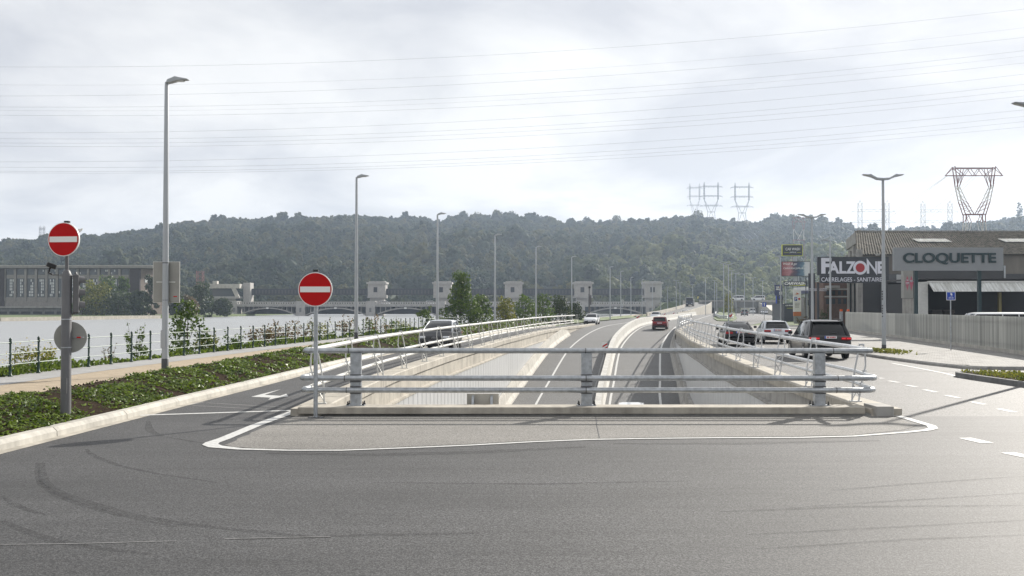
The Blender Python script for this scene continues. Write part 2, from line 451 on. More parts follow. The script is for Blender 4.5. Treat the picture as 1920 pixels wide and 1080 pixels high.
# water
m_water = bpy.data.materials.new('river_water'); m_water.use_nodes = True
_t = m_water.node_tree; _b = _t.nodes['Principled BSDF']
_b.inputs['Base Color'].default_value = (0.30, 0.31, 0.315, 1); _b.inputs['Roughness'].default_value = 0.3; _b.inputs['IOR'].default_value = 1.33
_p = _t.nodes.new('ShaderNodeNewGeometry'); _mp = _t.nodes.new('ShaderNodeMapping'); _mp.inputs['Scale'].default_value = (0.5, 1.3, 1)
_n = _t.nodes.new('ShaderNodeTexNoise'); _n.inputs['Scale'].default_value = 0.9; _n.inputs['Detail'].default_value = 5; _n.inputs['Roughness'].default_value = 0.6
_bp = _t.nodes.new('ShaderNodeBump'); _bp.inputs['Strength'].default_value = 0.9; _bp.inputs['Distance'].default_value = 0.5
_t.links.new(_p.outputs['Position'], _mp.inputs[0]); _t.links.new(_mp.outputs[0], _n.inputs['Vector'])
_t.links.new(_n.outputs[0], _bp.inputs['Height']); _t.links.new(_bp.outputs[0], _b.inputs['Normal'])
strip('river_water', frange(-60, 700, 10), k(-900), off(-18.6), k(-1.8), k(-1.8), m_water)

# roads
strip('junction_road', frange(-40, 22.55, 2), lambda Y: Kx(Y) - 0.05, k(90), ZERO, ZERO, m_asphalt)
strip('riverside_road', frange(22.55, 139.4, 2), lambda Y: Kx(Y) - 0.05, off(-6.85), ZERO, ZERO, m_asphalt)
PAVE = spline([(38.2, 40), (38.5, 24), (39.0, 18.7), (40.35, 17.1), (44, 16.55), (48.4, 16.5), (52.9, 16.8), (60, 17.6), (67, 18.5), (100, 22.6), (130, 28.4), (150, 32.4)])
def Px(Y): return 90 if Y < 38.2 else PAVE(Y)
strip('service_road', [22.55, 25, 28, 31, 34, 37, 38.15], lambda Y: Cx(Y) + 6.0 + linear([(24, 0.0), (36, 0.42)])(Y), k(90), ZERO, ZERO, m_asphalt_r)
strip('service_road', [38.2, 38.35, 38.5, 38.75, 39, 39.7, 40.35, 42, 44, 46] + frange(48, 139.4, 2.5), off(6.45), Px, ZERO, ZERO, m_asphalt_r)
strip('underpass_road', frange(20, 139.5, 2), off(-6.35), off(5.95), UZ, UZ, m_asphalt_ug)
strip('main_road', frange(139.5, 520, 6), off(-10), off(6.45), ZERO, ZERO, m_asphalt_ug)
strip('merging_road', frange(139.5, 420, 6), off(6.45), lambda Y: Cx(Y) + 14 + min(10, (Y - 139) * 0.09), ZERO, ZERO, m_asphalt_r)

# paint on the roads
def pathstrip(name, pts, w, mat, z=0.006, parent=None):
    pts = [Vector(p) for p in pts]; vs = []; n = len(pts)
    ws = w if isinstance(w, list) else [w] * n
    for i, p in enumerate(pts):
        t = (pts[min(i+1, n-1)] - pts[max(i-1, 0)]); t.z = 0; t.normalize()
        q = Vector((-t.y, t.x, 0)) * ws[i] / 2
        vs += [(p + q) + Vector((0, 0, z)), (p - q) + Vector((0, 0, z))]
    return raw(name, vs, [(2*i, 2*i+1, 2*i+3, 2*i+2) for i in range(n-1)], mat, parent)
roads = {o.name: o for o in COL.objects if o.get('kind') == 'structure'}
JR, LR, SR, SR2, UR, MR = (roads[n] for n in ('junction_road', 'riverside_road', 'service_road', 'service_road.001', 'underpass_road', 'main_road'))
# worn traffic island of older asphalt with its white border
isl = [(425, 834), (470, 812), (520, 792), (560, 779.5), (1668, 780.5), (1692, 786), (1716, 799), (1692, 806.5), (1600, 816), (1500, 818), (1200, 820.5), (1000, 826.5), (870, 833.5), (640, 843), (480, 841.5), (440, 838.5)]
iv = []
for i, p in enumerate(isl):
    a = g(*p); b = g(*isl[(i+1) % len(isl)])
    for q in range(6):
        c = a.lerp(b, q / 6)
        j = 0.05 * noise.noise(c * 2.1) if not (3 <= i < 4) else 0
        iv.append((c.x + j, c.y + j, 0.004))
struct(raw('traffic_island', iv, [tuple(range(len(iv)))], m_asphalt_old))
bl = [(561, 768.5), (480, 798), (420, 823), (398, 830.5), (394, 834), (404, 838), (450, 842.5), (540, 845), (640, 845), (760, 840.5), (870, 836), (1000, 829), (1100, 825), (1200, 823), (1350, 821.5), (1500, 821), (1600, 818.5), (1700, 811), (1738, 807), (1750, 803.5), (1746, 799), (1720, 791), (1673, 777)]
bw = [0.22, 0.22, 0.22, 0.24, 0.26, 0.26, 0.16] + [0.13] * 11 + [0.16, 0.18, 0.18, 0.17, 0.17]
pathstrip('border_line', [g(*p) for p in bl], bw, m_paint, 0.009, JR)
pathstrip('stop_line', [g(262, 779), (g(262, 779) + g(545, 770)) / 2, g(545, 770)], 0.2, m_paint, 0.006, LR)
ar = [(471, 744.2), (527.5, 730), (496, 740.8), (525, 742.5), (537, 738.7), (540.5, 743.7), (517, 746.7), (503, 750), (507.5, 746)]
raw('direction_arrow', [tuple(g(*p) + Vector((0, 0, 0.006))) for p in ar], [tuple(range(len(ar)))], m_paint, LR)
for a, b in (((352, 760), (382, 754)), ((388, 755.5), (535, 764)), ((360, 760.5), (500, 768))):
    pathstrip('worn_line', [g(*a), g(*b)], 0.06, m_faint, 0.004, LR)
for a, b in (((1649, 708.7), (1655, 710)), ((1666, 714.2), (1686, 717.6)), ((1698, 722.3), (1719, 725.7)), ((1732.5, 730.7), (1756, 735.5)),
             ((1772.5, 741.2), (1798.5, 746.3)), ((1820.5, 753.6), (1847, 758.7)), ((1872, 766.8), (1903.6, 773.3))):
    pathstrip('lane_dash', [g(*a), g(*b)], 0.15, m_paint, 0.006, SR)
for a, b in (((1809, 821.5), (1851, 831)), ((1889, 849), (1935, 858.5))):
    pathstrip('lane_dash', [g(*a), g(*b)], 0.24, m_paint, 0.006, JR)
pathstrip('edge_line', [g(1672, 681), g(1720, 690), g(1771, 700), g(1791, 705)], 0.13, m_paint, 0.006, SR)
for Y in frange(48, 120, 3.2):
    pathstrip('lane_dash', [(Cx(Y) + 9.6, Y, 0), (Cx(Y + 1.1) + 9.6, Y + 1.1, 0)], 0.13, m_paint, 0.006, SR2)
pathstrip('edge_line', [(Px(Y) - 0.5, Y, 0) for Y in frange(54, 136, 3)], 0.12, m_paint, 0.006, SR2)
pathstrip('edge_line', [(Cx(Y) + 7.0, Y, 0) for Y in frange(48, 136, 3)], 0.1, m_faint, 0.006, SR2)
WIDE = linear([(56, 0.0), (75, 0.05), (100, 0.5), (125, 0.75), (160, 0.75)])
for d, y0, w in ((-4.15, 56, 0.15), (0.66, 56, 0.15), (3.95, 56, 0.16)):
    pathstrip('edge_line', [(Cx(Y) + d + (WIDE(Y) if d > 3 else 0), Y, UZ(Y)) for Y in frange(y0, 139.2, 2)], w, m_paint, 0.006, UR)
    pathstrip('edge_line', [(Cx(Y) + d + (0.75 if d > 3 else 0), Y, 0) for Y in frange(139.6, 330, 6)], w, m_paint, 0.006, MR)
pathstrip('edge_line', [(Cx(Y) - 0.62, Y, UZ(Y)) for Y in frange(56, 139.2, 2)], 0.12, m_faint, 0.006, UR)
# pale joints and tyre marks on the near asphalt
m_mark = bpy.data.materials.new('tyre_rubber_mark'); m_mark.use_nodes = True
_t = m_mark.node_tree; _b = _t.nodes['Principled BSDF']; _b.inputs['Base Color'].default_value = (0.035, 0.035, 0.036, 1); _b.inputs['Roughness'].default_value = 0.7
_p = _t.nodes.new('ShaderNodeNewGeometry'); _n = _t.nodes.new('ShaderNodeTexNoise'); _n.inputs['Scale'].default_value = 7; _n.inputs['Detail'].default_value = 8; _n.inputs['Roughness'].default_value = 0.8
_r = _t.nodes.new('ShaderNodeMapRange'); _r.inputs[1].default_value = 0.35; _r.inputs[2].default_value = 0.72; _r.inputs[3].default_value = 0.0; _r.inputs[4].default_value = 0.5
_t.links.new(_p.outputs['Position'], _n.inputs['Vector']); _t.links.new(_n.outputs[0], _r.inputs[0]); _t.links.new(_r.outputs[0], _b.inputs['Alpha'])
marks = [([(78, 868), (79, 886), (84, 905), (98, 918), (116, 927), (162, 942), (237, 964), (344, 983), (500, 999), (594, 1008)], 0.16),
         ([(70, 868), (70, 890), (77, 908), (108, 930), (150, 946), (220, 966), (330, 988)], 0.10),
         ([(4, 930), (20, 942), (41, 952), (64, 960), (87, 967)], 0.10),
         ([(3, 977), (47, 996), (103, 1014), (175, 1027), (281, 1039)], 0.14),
         ([(162, 842), (168, 850), (181, 857), (225, 874), (297, 889), (406, 905)], 0.10),
         ([(278, 790), (279, 800), (281, 808), (292, 814), (306, 818)], 0.16), ([(310, 819), (360, 828), (400, 832)], 0.1),
         ([(1560, 920), (1700, 908), (1920, 893)], 0.1), ([(1480, 952), (1700, 938), (1920, 925)], 0.09),
         ([(1350, 960), (1600, 950), (1920, 948)], 0.12), ([(1400, 1003), (1650, 990), (1930, 975)], 0.09), ([(1420, 1030), (1700, 1012), (1930, 1003)], 0.09),
         ([(500, 850), (700, 853), (900, 848), (1100, 838)], 0.35), ([(1150, 832), (1400, 832), (1650, 826)], 0.3),
         ([(700, 905), (1000, 908), (1300, 902)], 0.1), ([(430, 1012), (700, 1003), (900, 1000)], 0.12)]
for pts, w in marks:
    q = [g(*p) for p in pts]; f = []
    for i in range(len(q) - 1):
        for s_ in range(4): f.append(q[i].lerp(q[i+1], s_ / 4))
    f.append(q[-1])
    pathstrip('tyre_mark', f, [w * (0.5 + 0.5 * math.sin(math.pi * min(1, max(0, i / (len(f) - 1))))) for i in range(len(f))], m_mark, 0.003, JR)
for pts in ([(-5, 1022), (150, 1020), (330, 1015)], [(420, 1011), (620, 1007)], [(1117, 782), (1119, 800), (1124, 822)]):
    pathstrip('asphalt_joint', [g(*p) for p in pts], 0.016, m_faint if pts[0][1] > 900 else m_dark, 0.0065, JR)

# paved footway on the right, with its kerb stones
m_paver = bpy.data.materials.new('concrete_pavers'); m_paver.use_nodes = True
_t = m_paver.node_tree; _b = _t.nodes['Principled BSDF']; _b.inputs['Roughness'].default_value = 0.85
_p = _t.nodes.new('ShaderNodeNewGeometry'); _mp = _t.nodes.new('ShaderNodeMapping'); _mp.inputs['Rotation'].default_value = (0, 0, R(36)); _mp.inputs['Scale'].default_value = (1, 1, 1)
_k = _t.nodes.new('ShaderNodeTexBrick'); _k.inputs['Scale'].default_value = 1.0; _k.inputs['Brick Width'].default_value = 0.33; _k.inputs['Row Height'].default_value = 0.22; _k.inputs['Mortar Size'].default_value = 0.014
_k.inputs['Color1'].default_value = (0.31, 0.30, 0.28, 1); _k.inputs['Color2'].default_value = (0.18, 0.17, 0.16, 1); _k.inputs['Mortar'].default_value = (0.07, 0.068, 0.065, 1)
_t.links.new(_p.outputs['Position'], _mp.inputs[0]); _t.links.new(_mp.outputs[0], _k.inputs['Vector']); _t.links.new(_k.outputs['Color'], _b.inputs['Base Color'])
def Fx(Y): return 23.35 + (Y - 48.9) * 0.152
strip('paved_footway', [38.2, 38.35, 38.5, 38.75, 39, 39.7, 40.35, 42, 44, 46] + frange(48, 128, 2.5), lambda Y: Px(Y) + 0.2, lambda Y: max(Fx(Y) + 0.1, Px(Y) + 0.3), k(0.115), k(0.13), m_paver)
def kerb_units(root, Ys, xf, w, h, mat, name='kerb_stone', side=1, chamfer=0.05):
    for a, b in zip(Ys, Ys[1:]):
        rings = []
        for Y in (a + 0.012, b - 0.012):
            x = xf(Y)
            rings.append([(x, Y, -0.06), (x + side * 0.01, Y, h - chamfer), (x + side * (0.01 + chamfer), Y, h), (x + side * w, Y, h), (x + side * w, Y, -0.06)])
        MB().loft(rings).build(name, mat, root)
kr = thing('footway_kerb', 'concrete kerb edging the paved footway in front of the slatted fence', 'kerb', (0, 0, 0))
kerb_units(kr, [38.25, 38.5, 38.8, 39.2, 39.8, 41, 43, 46] + frange(49, 128, 3), Px, 0.18, 0.13, m_conc_gr)

# left kerb with its gutter, the planted bed and the riverside promenade
kl = thing('planter_kerb', 'pale concrete kerb along the planted bed on the left', 'kerb', (0, 0, 0))
kerb_units(kl, frange(-8, 130, 3), Kx, 0.26, 0.17, m_conc_lt, side=-1, chamfer=0.07)
gut = strip('gutter', frange(-8, 130, 2), lambda Y: Kx(Y) - 0.02, lambda Y: Kx(Y) + 0.2, k(0.006), k(0.005), m_conc, 1, None, kl)
CREST = linear([(0, 0.40), (30, 0.5), (60, 0.62), (90, 0.75), (130, 0.7)])
def bedz(t, x, Y):
    h = CREST(Y)
    base = (h - 0.1) * math.sin(min(1, t / 0.8) * math.pi / 2) if t < 0.8 else (h - 0.1) * (1 - ((t - 0.8) / 0.2) * 0.75)
    return base + 0.05 * noise.noise((x * 1.7, Y * 1.7, 0)) + 0.03 * noise.noise((x * 6, Y * 6, 4))
strip('planted_bed', frange(-8, 128, 0.5), lambda Y: Kx(Y) - 0.24, lambda Y: Kx(Y) - 2.75, k(0.12), k(0.12), m_soil, 12, bulge=bedz)
strip('promenade', frange(-8, 300, 3), lambda Y: Cx(Y) - 16.05, lambda Y: Kx(Y) - 2.55, k(0.2), k(0.22), m_gravel)
strip('riverside_path', frange(-8, 300, 3), lambda Y: Cx(Y) - 17.95, lambda Y: Cx(Y) - 16.0, k(0.19), k(0.206), m_path)
strip('far_verge', frange(146, 235, 4), lambda Y: Cx(Y) - 12.6, lambda Y: Cx(Y) - 10.2, k(0.25), k(0.12), m_grassland, 4, bulge=lambda t, x, Y: 0.35 * math.sin(t * math.pi))

# ================================================================ underpass: walls, copings, cladding, median
m_clad = M('pale_ribbed_cladding', (0.46, 0.465, 0.465), 0.5, var=0.06, vs=0.5)
m_clad_r = M('grey_ribbed_cladding', (0.50, 0.51, 0.52), 0.5, var=0.06, vs=0.5)
ADJ = linear([(24, -0.38), (36, 0.0)])
def adj(side, Y): return ADJ(Y) if side > 0 else 0.0
def wall(label, o_in, side, y1, mat, cop, clad, clad_name):
    # o_in: offset of the inner face, side: direction away from the carriageway
    w = thing('retaining_wall', label, 'retaining wall', (0, 0, 0))
    rings = []
    for Y in frange(22.6, y1, 2.5):
        x = Cx(Y) + o_in + adj(side, Y); zb = min(UZ(Y) - 0.4, -0.35)
        rings.append([(x, Y, -0.12), (x + side * 0.5, Y, -0.12), (x + side * 0.5, Y, zb), (x, Y, zb)])
    MB().loft(rings).build('wall_face', mat, w)
    Ys = frange(22.62, y1, 3.0)
    for a, b in zip(Ys, Ys[1:]):
        rr = []
        for Y in (a + 0.01, b - 0.01):
            x = Cx(Y) + o_in - side * 0.07 + adj(side, Y)
            rr.append([(x, Y, -0.115), (x, Y, 0.13), (x + side * 0.03, Y, 0.155), (x + side * 0.66, Y, 0.15), (x + side * 0.66, Y, -0.1), (x + side * 0.08, Y, -0.115)])
        MB().loft(rr).build('coping_stone', cop, w)
    Ys = frange(24, 104, 5.0)
    for a, b in zip(Ys, Ys[1:]):
        mb = MB(); n = int((b - a - 0.03) / 0.124); vs = []; fs = []
        for i in range(n + 1):
            Y = a + 0.015 + (b - a - 0.03) * i / n
            d = 0.055 if i % 8 == 0 else 0.085
            x = Cx(Y) + o_in - side * d + adj(side, Y)
            zt = -0.8; zb = min(zt - 0.02, UZ(Y) + 0.3)
            vs += [(x, Y, zb), (x, Y, zt)]
        fs = [(2*i, 2*i+2, 2*i+3, 2*i+1) for i in range(n)]
        mb.add(vs, fs).build(clad_name, clad, w)
    mb = MB(); rr = []
    for Y in frange(24, 104, 2.5):
        x = Cx(Y) + o_in + adj(side, Y)
        rr.append([(x, Y, -0.80), (x - side * 0.11, Y, -0.80), (x - side * 0.11, Y, -0.72), (x, Y, -0.70)])
    mb.loft(rr).build('cladding_trim', mat, w)
    return w
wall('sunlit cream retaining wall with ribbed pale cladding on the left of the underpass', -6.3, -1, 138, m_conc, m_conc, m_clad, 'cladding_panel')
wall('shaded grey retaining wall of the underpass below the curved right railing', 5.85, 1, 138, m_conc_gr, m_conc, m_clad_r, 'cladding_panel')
# one-sided barrier at the foot of each wall
def footbar(label, o_in, side, y0, y1, mat, h):
    t = thing('concrete_barrier', label, 'barrier', (0, 0, 0))
    Ys = frange(y0, y1, 4)
    for a, b in zip(Ys, Ys[1:]):
        rr = []
        for Y in (a + 0.012, b - 0.012):
            x = Cx(Y) + o_in - side * 0.1; z = UZ(Y); hh = h * min(1, (y1 - Y + 6) / 10)
            rr.append([(x, Y, z - 0.1), (x - side * 0.5, Y, z - 0.1), (x - side * 0.46, Y, z + 0.12), (x - side * 0.28, Y, z + 0.35), (x - side * 0.2, Y, z + hh), (x, Y, z + hh)])
        MB().loft(rr).build('barrier_unit', mat, t)
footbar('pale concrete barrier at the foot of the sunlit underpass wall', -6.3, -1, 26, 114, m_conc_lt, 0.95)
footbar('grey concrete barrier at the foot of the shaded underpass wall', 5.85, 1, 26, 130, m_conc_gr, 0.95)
cm = thing('median_barrier', 'white concrete median barrier between the two underpass carriageways', 'barrier', (0, 0, 0))
Ys = frange(34, 410, 4)
for a, b in zip(Ys, Ys[1:]):
    rr = []
    for Y in (a + 0.02, b - 0.02):
        x = Cx(Y); z = UZ(Y) if Y < 150 else 0.0
        rr.append([(x + s_ * w_, Y, z + h_) for s_, w_, h_ in ((-1, .36, -.1), (-1, .36, .1), (-1, .24, .33), (-1, .19, .95), (1, .19, .95), (1, .24, .33), (1, .36, .1), (1, .36, -.1))])
    MB().loft(rr).build('barrier_unit', m_conc_white, cm)
# end wall of the covered part with its concrete edge beam
ew = thing('edge_beam', 'low concrete edge beam under the front guard rail', 'edge beam', (1.7, 22.85, 0))
MB().span((-6.22, -0.32, 0.045), (5.75, 0.34, 0.19)).build('beam', m_conc, ew, bevel=0.012)
MB().span((5.95, -0.42, 0.0), (6.32, 0.4, 0.215)).build('end_block', m_conc_gr, ew, bevel=0.01)
MB().span((-6.1, -0.22, -6.2), (6.2, 0.3, 0.043)).build('end_wall', m_conc_dk, ew)

# ================================================================ guard rails and railings
def railpost(mb, u, tgt=None):
    return mb
gr = thing('guard_rail', 'galvanised three-tube guard rail across the end of the underpass', 'guard rail', (1.6, 22.95, 0.0))
for x in (-4.95, 0.0, 5.0):
    p = MB().span((x - 0.115, -0.08, 0.19), (x + 0.115, 0.08, 1.31)).build('post', m_galv, gr, bevel=0.006)
    MB().span((x - 0.2, -0.14, 0.19), (x + 0.2, 0.16, 0.208)).build('base_plate', m_galv, p)
    for sx in (-0.165, 0.165):
        for sy in (-0.1, 0.12):
            MB().tube([(x + sx, sy, 0.2), (x + sx, sy, 0.285)], 0.014, 6).tube([(x + sx, sy, 0.208), (x + sx, sy, 0.235)], 0.026, 6).build('bolt', m_dark, p)
    for z in (0.53, 0.78):
        MB().span((x - 0.118, -0.1, z - 0.085), (x + 0.118, 0.083, z + 0.085)).build('rail_clamp', m_polegrey, p)
for z, xl, xr, y in ((1.365, -6.06, 6.15, 0.0), (0.785, -6.12, 6.2, -0.15), (0.53, -6.08, 6.17, -0.15)):
    n = 10
    path = [(xl + 0.02, 0.55, z), (xl - 0.01, 0.2, z), (xl + 0.02, 0.06 + y / 2, z), (xl + 0.12, y, z)]
    mid = [(xl + 0.12 + (xr - xl - 0.24) * i / n, y, z) for i in range(n + 1)]
    end = [(xr - 0.12, y, z), (xr - 0.02, 0.06 + y / 2, z), (xr + 0.01, 0.2, z), (xr - 0.02, 0.55, z)]
    tb = MB().tube(path + mid[1:-1] + end, 0.058, 14).build('rail', m_galv, gr, smooth=True)
    for xj in (-0.02, xl + 0.95, xr - 0.85):
        MB().tube([(xj - 0.012, y, z), (xj + 0.012, y, z)], 0.0605, 14).build('weld_seam', m_polegrey, tb, smooth=True)

def side_railing(label, o_post, out, y0, y1, pitch, mat, end_in):
    """out = +1/-1: side on which the road lies; posts are bent A-frames carrying three tubes"""
    t = thing('side_railing', label, 'railing', (0, 0, 0))
    inner = [(-0.02, 1.31), (-0.07, 1.05), (-0.13, 0.75), (-0.18, 0.4), (-0.2, 0.0)]
    outer = [(0.06, 1.31), (0.105, 1.0), (0.11, 0.82), (0.07, 0.66), (0.03, 0.5), (0.0, 0.3), (-0.05, 0.0)]
    mb = MB()
    for pl in (inner, outer):
        mb.tube([(out * a, 0, b) for a, b in pl], 0.02, 6)
    mb.tube([(out * -0.17, 0, 0.45), (out * 0.05, 0, 0.64)], 0.012, 5).tube([(out * -0.19, 0, 0.06), (out * 0.0, 0, 0.42)], 0.012, 5)
    mb.tube([(out * -0.18, 0, 0.4), (out * -0.03, 0, 0.12)], 0.012, 5)
    mb.box((out * -0.12, 0, 0.012), (0.26, 0.12, 0.024)).box((out * 0.02, 0, 1.3), (0.12, 0.05, 0.04))
    mb.box((out * 0.08, 0, 0.70), (0.1, 0.05, 0.03)).box((out * 0.02, 0, 0.42), (0.1, 0.05, 0.03))
    me = None
    Y = y0; last = None
    while Y < y1:
        x = Cx(Y) + o_post + adj(out, Y)
        if me is None:
            p = mb.build('post', mat, t); me = p.data
        else: p = obj('post', me, t)
        p.location = (x, Y, 0.152); p.rotation_euler = (0, 0, -tang(Y))
        Y += pitch
    Ys = frange(23.35, y1 - pitch * 0.6, 2.0)
    for du, z, r in ((0.02, 1.213 + 0.152, 0.056), (0.16, 0.633 + 0.152, 0.05), (0.12, 0.378 + 0.152, 0.05)):
        pts = []
        for i, Y in enumerate(Ys):
            if out > 0 and Y < 25.2: du_ = du - 0.2 * (25.2 - Y) / 1.9
            else: du_ = du
            pts.append((Cx(Y) + o_post + out * du_ + adj(out, Y), Y, z))
        if end_in:
            a = Ys[-1]
            for q in range(1, 5): pts.append((Cx(a + q * 1.6) + o_post + out * du, a + q * 1.6, z - 0.07 * q * q * 0.6))
        MB().tube(pts, r, 8).build('rail', mat, t, smooth=True)
    return t
side_railing('white tubular railing with bent posts along the riverside coping, left of the underpass', -6.57, -1, 23.75, 126, 4.6, m_galv_w, False)
side_railing('grey tubular railing curving away along the coping on the right of the underpass', 6.1, 1, 24.3, 140, 4.6, m_rail_r, True)

# green riverside railing
gt = thing('green_railing', 'dark green post railing with three thin pale rails along the river', 'railing', (0, 0, 0))
pm = MB().lathe([(0.075, 0), (0.075, 0.03), (0.05, 0.06), (0.045, 0.3), (0.052, 0.31), (0.052, 0.38), (0.036, 0.4), (0.034, 0.64), (0.046, 0.65), (0.046, 0.72), (0.034, 0.74), (0.032, 0.98), (0.046, 0.99), (0.046, 1.07), (0.03, 1.08), (0.045, 1.11), (0.045, 1.14), (0.02, 1.17), (0.001, 1.18)], n=8)
me = None; Y = 28.9; posts = []
while Y < 255:
    if me is None: p = pm.build('post', m_green, gt, smooth=True); me = p.data
    else: p = obj('post', me, gt)
    p.location = (Cx(Y) - 17.6, Y, 0.195); posts.append(Y); Y += 1.75
for z in (0.36, 0.69, 1.03):
    MB().tube([(Cx(Y) - 17.6, Y, 0.195 + z) for Y in frange(26, 256, 3.5)], 0.015, 6).build('rail', m_railgrey, gt, smooth=True)

# ================================================================ lamps
m_led = M('lamp_glass', (0.5, 0.5, 0.48), 0.2)
def headprof(L, s):
    return [(0, -0.05), (s * 0.05, 0.07), (s * 0.3 * L, 0.13), (s * 0.42 * L, 0.17), (s * 0.55 * L, 0.145), (s * L, 0.09), (s * L, 0.07), (s * 0.5 * L, 0.03), (s * 0.25 * L, -0.02)]
def lamp(px, Y, label, topz=8.75, zb=0.0, heads=(1,), L=0.68, r0=0.105, r1=0.062, group='tall grey street lamps', rz=0.0, X=None):
    x = at(px, 576, Y).x if X is None else X
    t = thing('street_lamp', label, 'street lamp', (x, Y, zb), rz, group)
    H = topz - zb
    MB().lathe([(r0, 0), (r0, 0.45), (r0 * 0.99, 0.46), (r0 * 0.9, H * 0.4), (r1, H - 0.12), (r1 * 0.9, H - 0.1), (r1 * 0.9, H)], n=12).build('pole', m_lamp, t, smooth=True)
    if Y < 90:
        MB().lathe([(r0 * 1.06, -0.1), (r0 * 1.06, 0.36), (r0, 0.37)], n=12).build('base_band', m_lampband, t, smooth=True)
        MB().span((-r0 * 1.02, -r0 - 0.004, 0.7), (r0 * 0.3, -r0 * 0.8, 1.25)).build('service_door', m_lamp, t)
    for s in heads:
        wv = 0.26
        if len(heads) == 1:
            h = MB().prism(headprof(L, s), (0, -wv / 2, H), (1, 0, 0), (0, 0, 1), (0, wv, 0)).build('lamp_head', m_lamp, t, bevel=0.012)
            MB().span((s * 0.5 * L - 0.16, -0.1, H + 0.02), (s * 0.5 * L + 0.2, 0.1, H + 0.045)).build('lamp_lens', m_led, h)
        else:
            pr = [(0, -0.05), (0, 0.06), (s * 0.3, 0.075), (s * 0.52, 0.19), (s * 0.62, 0.26), (s * 0.75, 0.235), (s * 1.0, 0.25), (s * 1.0, 0.225), (s * 0.62, 0.13), (s * 0.3, -0.02)]
            h = MB().prism(pr, (0, -wv / 2, H - 0.02), (1, 0, 0), (0, 0, 1), (0, wv, 0)).build('lamp_head', m_lamp, t, bevel=0.01)
            MB().bar((s * 0.55, 0, H + 0.085), (s * 0.95, 0, H + 0.18), 0.18, 0.02).build('lamp_lens', m_led, h)
    return t
G1 = 'single-headed lamps along the riverside'
l1 = lamp(310, 33.3, 'tallest street lamp, standing in the planted bed with a sign back on it', 9.35, 0.33, group=G1)
for px, Y, lab in ((668, 58.2, 'street lamp second from the left, rising behind the white railing'),
                   (820, 81.6, 'street lamp left of the dense green tree by the river'),
                   (928, 105, 'street lamp right of the dense green tree, fourth from the left'),
                   (1005, 126, 'fifth riverside street lamp, beside the dark leafy riverside bushes'),
                   (1072, 151, 'sixth riverside street lamp, left of the dark camera mast')):
    lamp(px, Y, lab, 9.4, CREST(Y) - 0.05 if Y < 128 else 0.1, group=G1)
ORD = ['first', 'second', 'third', 'fourth', 'fifth', 'sixth', 'seventh', 'eighth', 'ninth', 'tenth', 'eleventh', 'last']
for i, (px, Y) in enumerate(((1144, 189), (1164, 212), (1183, 255), (1204, 275), (1223, 310), (1239, 345), (1252, 380))):
    lamp(px, Y, ORD[i] + ' thin riverside lamp to the right of the dark camera mast', 9.4, 0.0, group=G1)
G2 = 'lamps along the service road'
lr = lamp(1657, 52.3, 'double-headed street lamp on the paved footway in front of the slatted fence', 8.6, 0.1, (-1, 1), group=G2)
for i, zz in enumerate((1.75, 1.9, 2.02, 2.14, 2.27, 2.6, 2.72, 2.84, 2.97)):
    MB().box((-0.085, -0.062, zz), (0.05, 0.02, 0.08 if i % 2 else 0.06)).build('stencil_mark', m_dark, lr)
lamp(1523, 74.6, 'double-headed street lamp rising behind the black estate car', 8.6, 0.1, (-1, 1), group=G2)
lamp(1557, 101, 'single-headed street lamp in front of the dark lettered store sign', 8.6, 0.1, (-1,), L=1.0, group=G2)
lamp(1464, 134, 'single slim lamp post in front of the billboard', 8.6, 0.0, (-1,), L=0.8, group=G2)
lamp(0, 34.0, 'double-headed lamp at the right edge, only its head in view', 8.62, 0.1, (-1, 1), X=17.02, group=G2)
lamp(1366, 165, 'double-headed lamp beside the small median tree', 8.9, 0.0, (-1, 1), group=G2)
G3 = 'faint distant lamps on the far road'
for i, (px, Y) in enumerate(((1268, 330), (1275, 360), (1299, 390), (1323, 300), (1340, 330), (1344, 360), (1357, 200), (1372, 240), (1380, 260), (1396, 265), (1412, 300), (1430, 330))):
    lamp(px, Y, ORD[i] + ' from the left of the thin double-headed lamps on the far main road', 10.5, 0.0, (-1, 1), L=1.0, group=G3)

# ================================================================ signs and masts
def disc(r, th, c, yaw, n=36):
    """disc standing upright; its front faces -Y turned by yaw"""
    m = Matrix.Rotation(yaw, 3, 'Z'); mb = MB()
    prof = [(r, -th / 2), (r, th / 2)]
    mb.lathe(prof, n=n, axis='Y')
    mb.v = [tuple(m @ Vector(v) + Vector(c)) for v in mb.v]
    return mb
def no_entry(parent, c, r, yaw):
    m = Matrix.Rotation(yaw, 3, 'Z'); c = Vector(c); fw = m @ Vector((0, -1, 0))
    s = disc(r, 0.03, c, yaw).build('sign_disc', m_white, parent, smooth=True)
    disc(r * 0.955, 0.004, c + fw * 0.018, yaw).build('red_face', m_red, s, smooth=True)
    b = MB().box((0, 0, 0), (r * 1.76, 0.006, r * 0.33)); b.v = [tuple(m @ Vector(v) + c + fw * 0.023) for v in b.v]
    b.build('white_bar', m_white, s)
    disc(r * 0.96, 0.012, c - fw * 0.022, yaw).build('sign_back', m_signback, s)
t = thing('no_entry_sign', 'red round no-entry sign on a slim post in front of the guard rail', 'no-entry sign', (-4.08, 22.2, 0.004), 0, 'red no-entry signs')
MB().lathe([(0.045, 0), (0.045, 3.03), (0.03, 3.04)], n=12).build('post', m_galv, t, smooth=True)
MB().span((-0.14, -0.1, 0), (0.16, 0.12, 0.018)).build('base_plate', m_polegrey, t)
MB().span((-0.05, -0.05, 3.03), (0.05, 0.05, 3.075)).build('post_cap', m_black, t)
no_entry(t, (0.0, -0.075, 2.665), 0.355, 0.0)
t = thing('traffic_light_mast', 'dark grey mast with red no-entry disc and traffic light seen from behind', 'traffic light', (-8.56, 20.5, 0.2), 0)
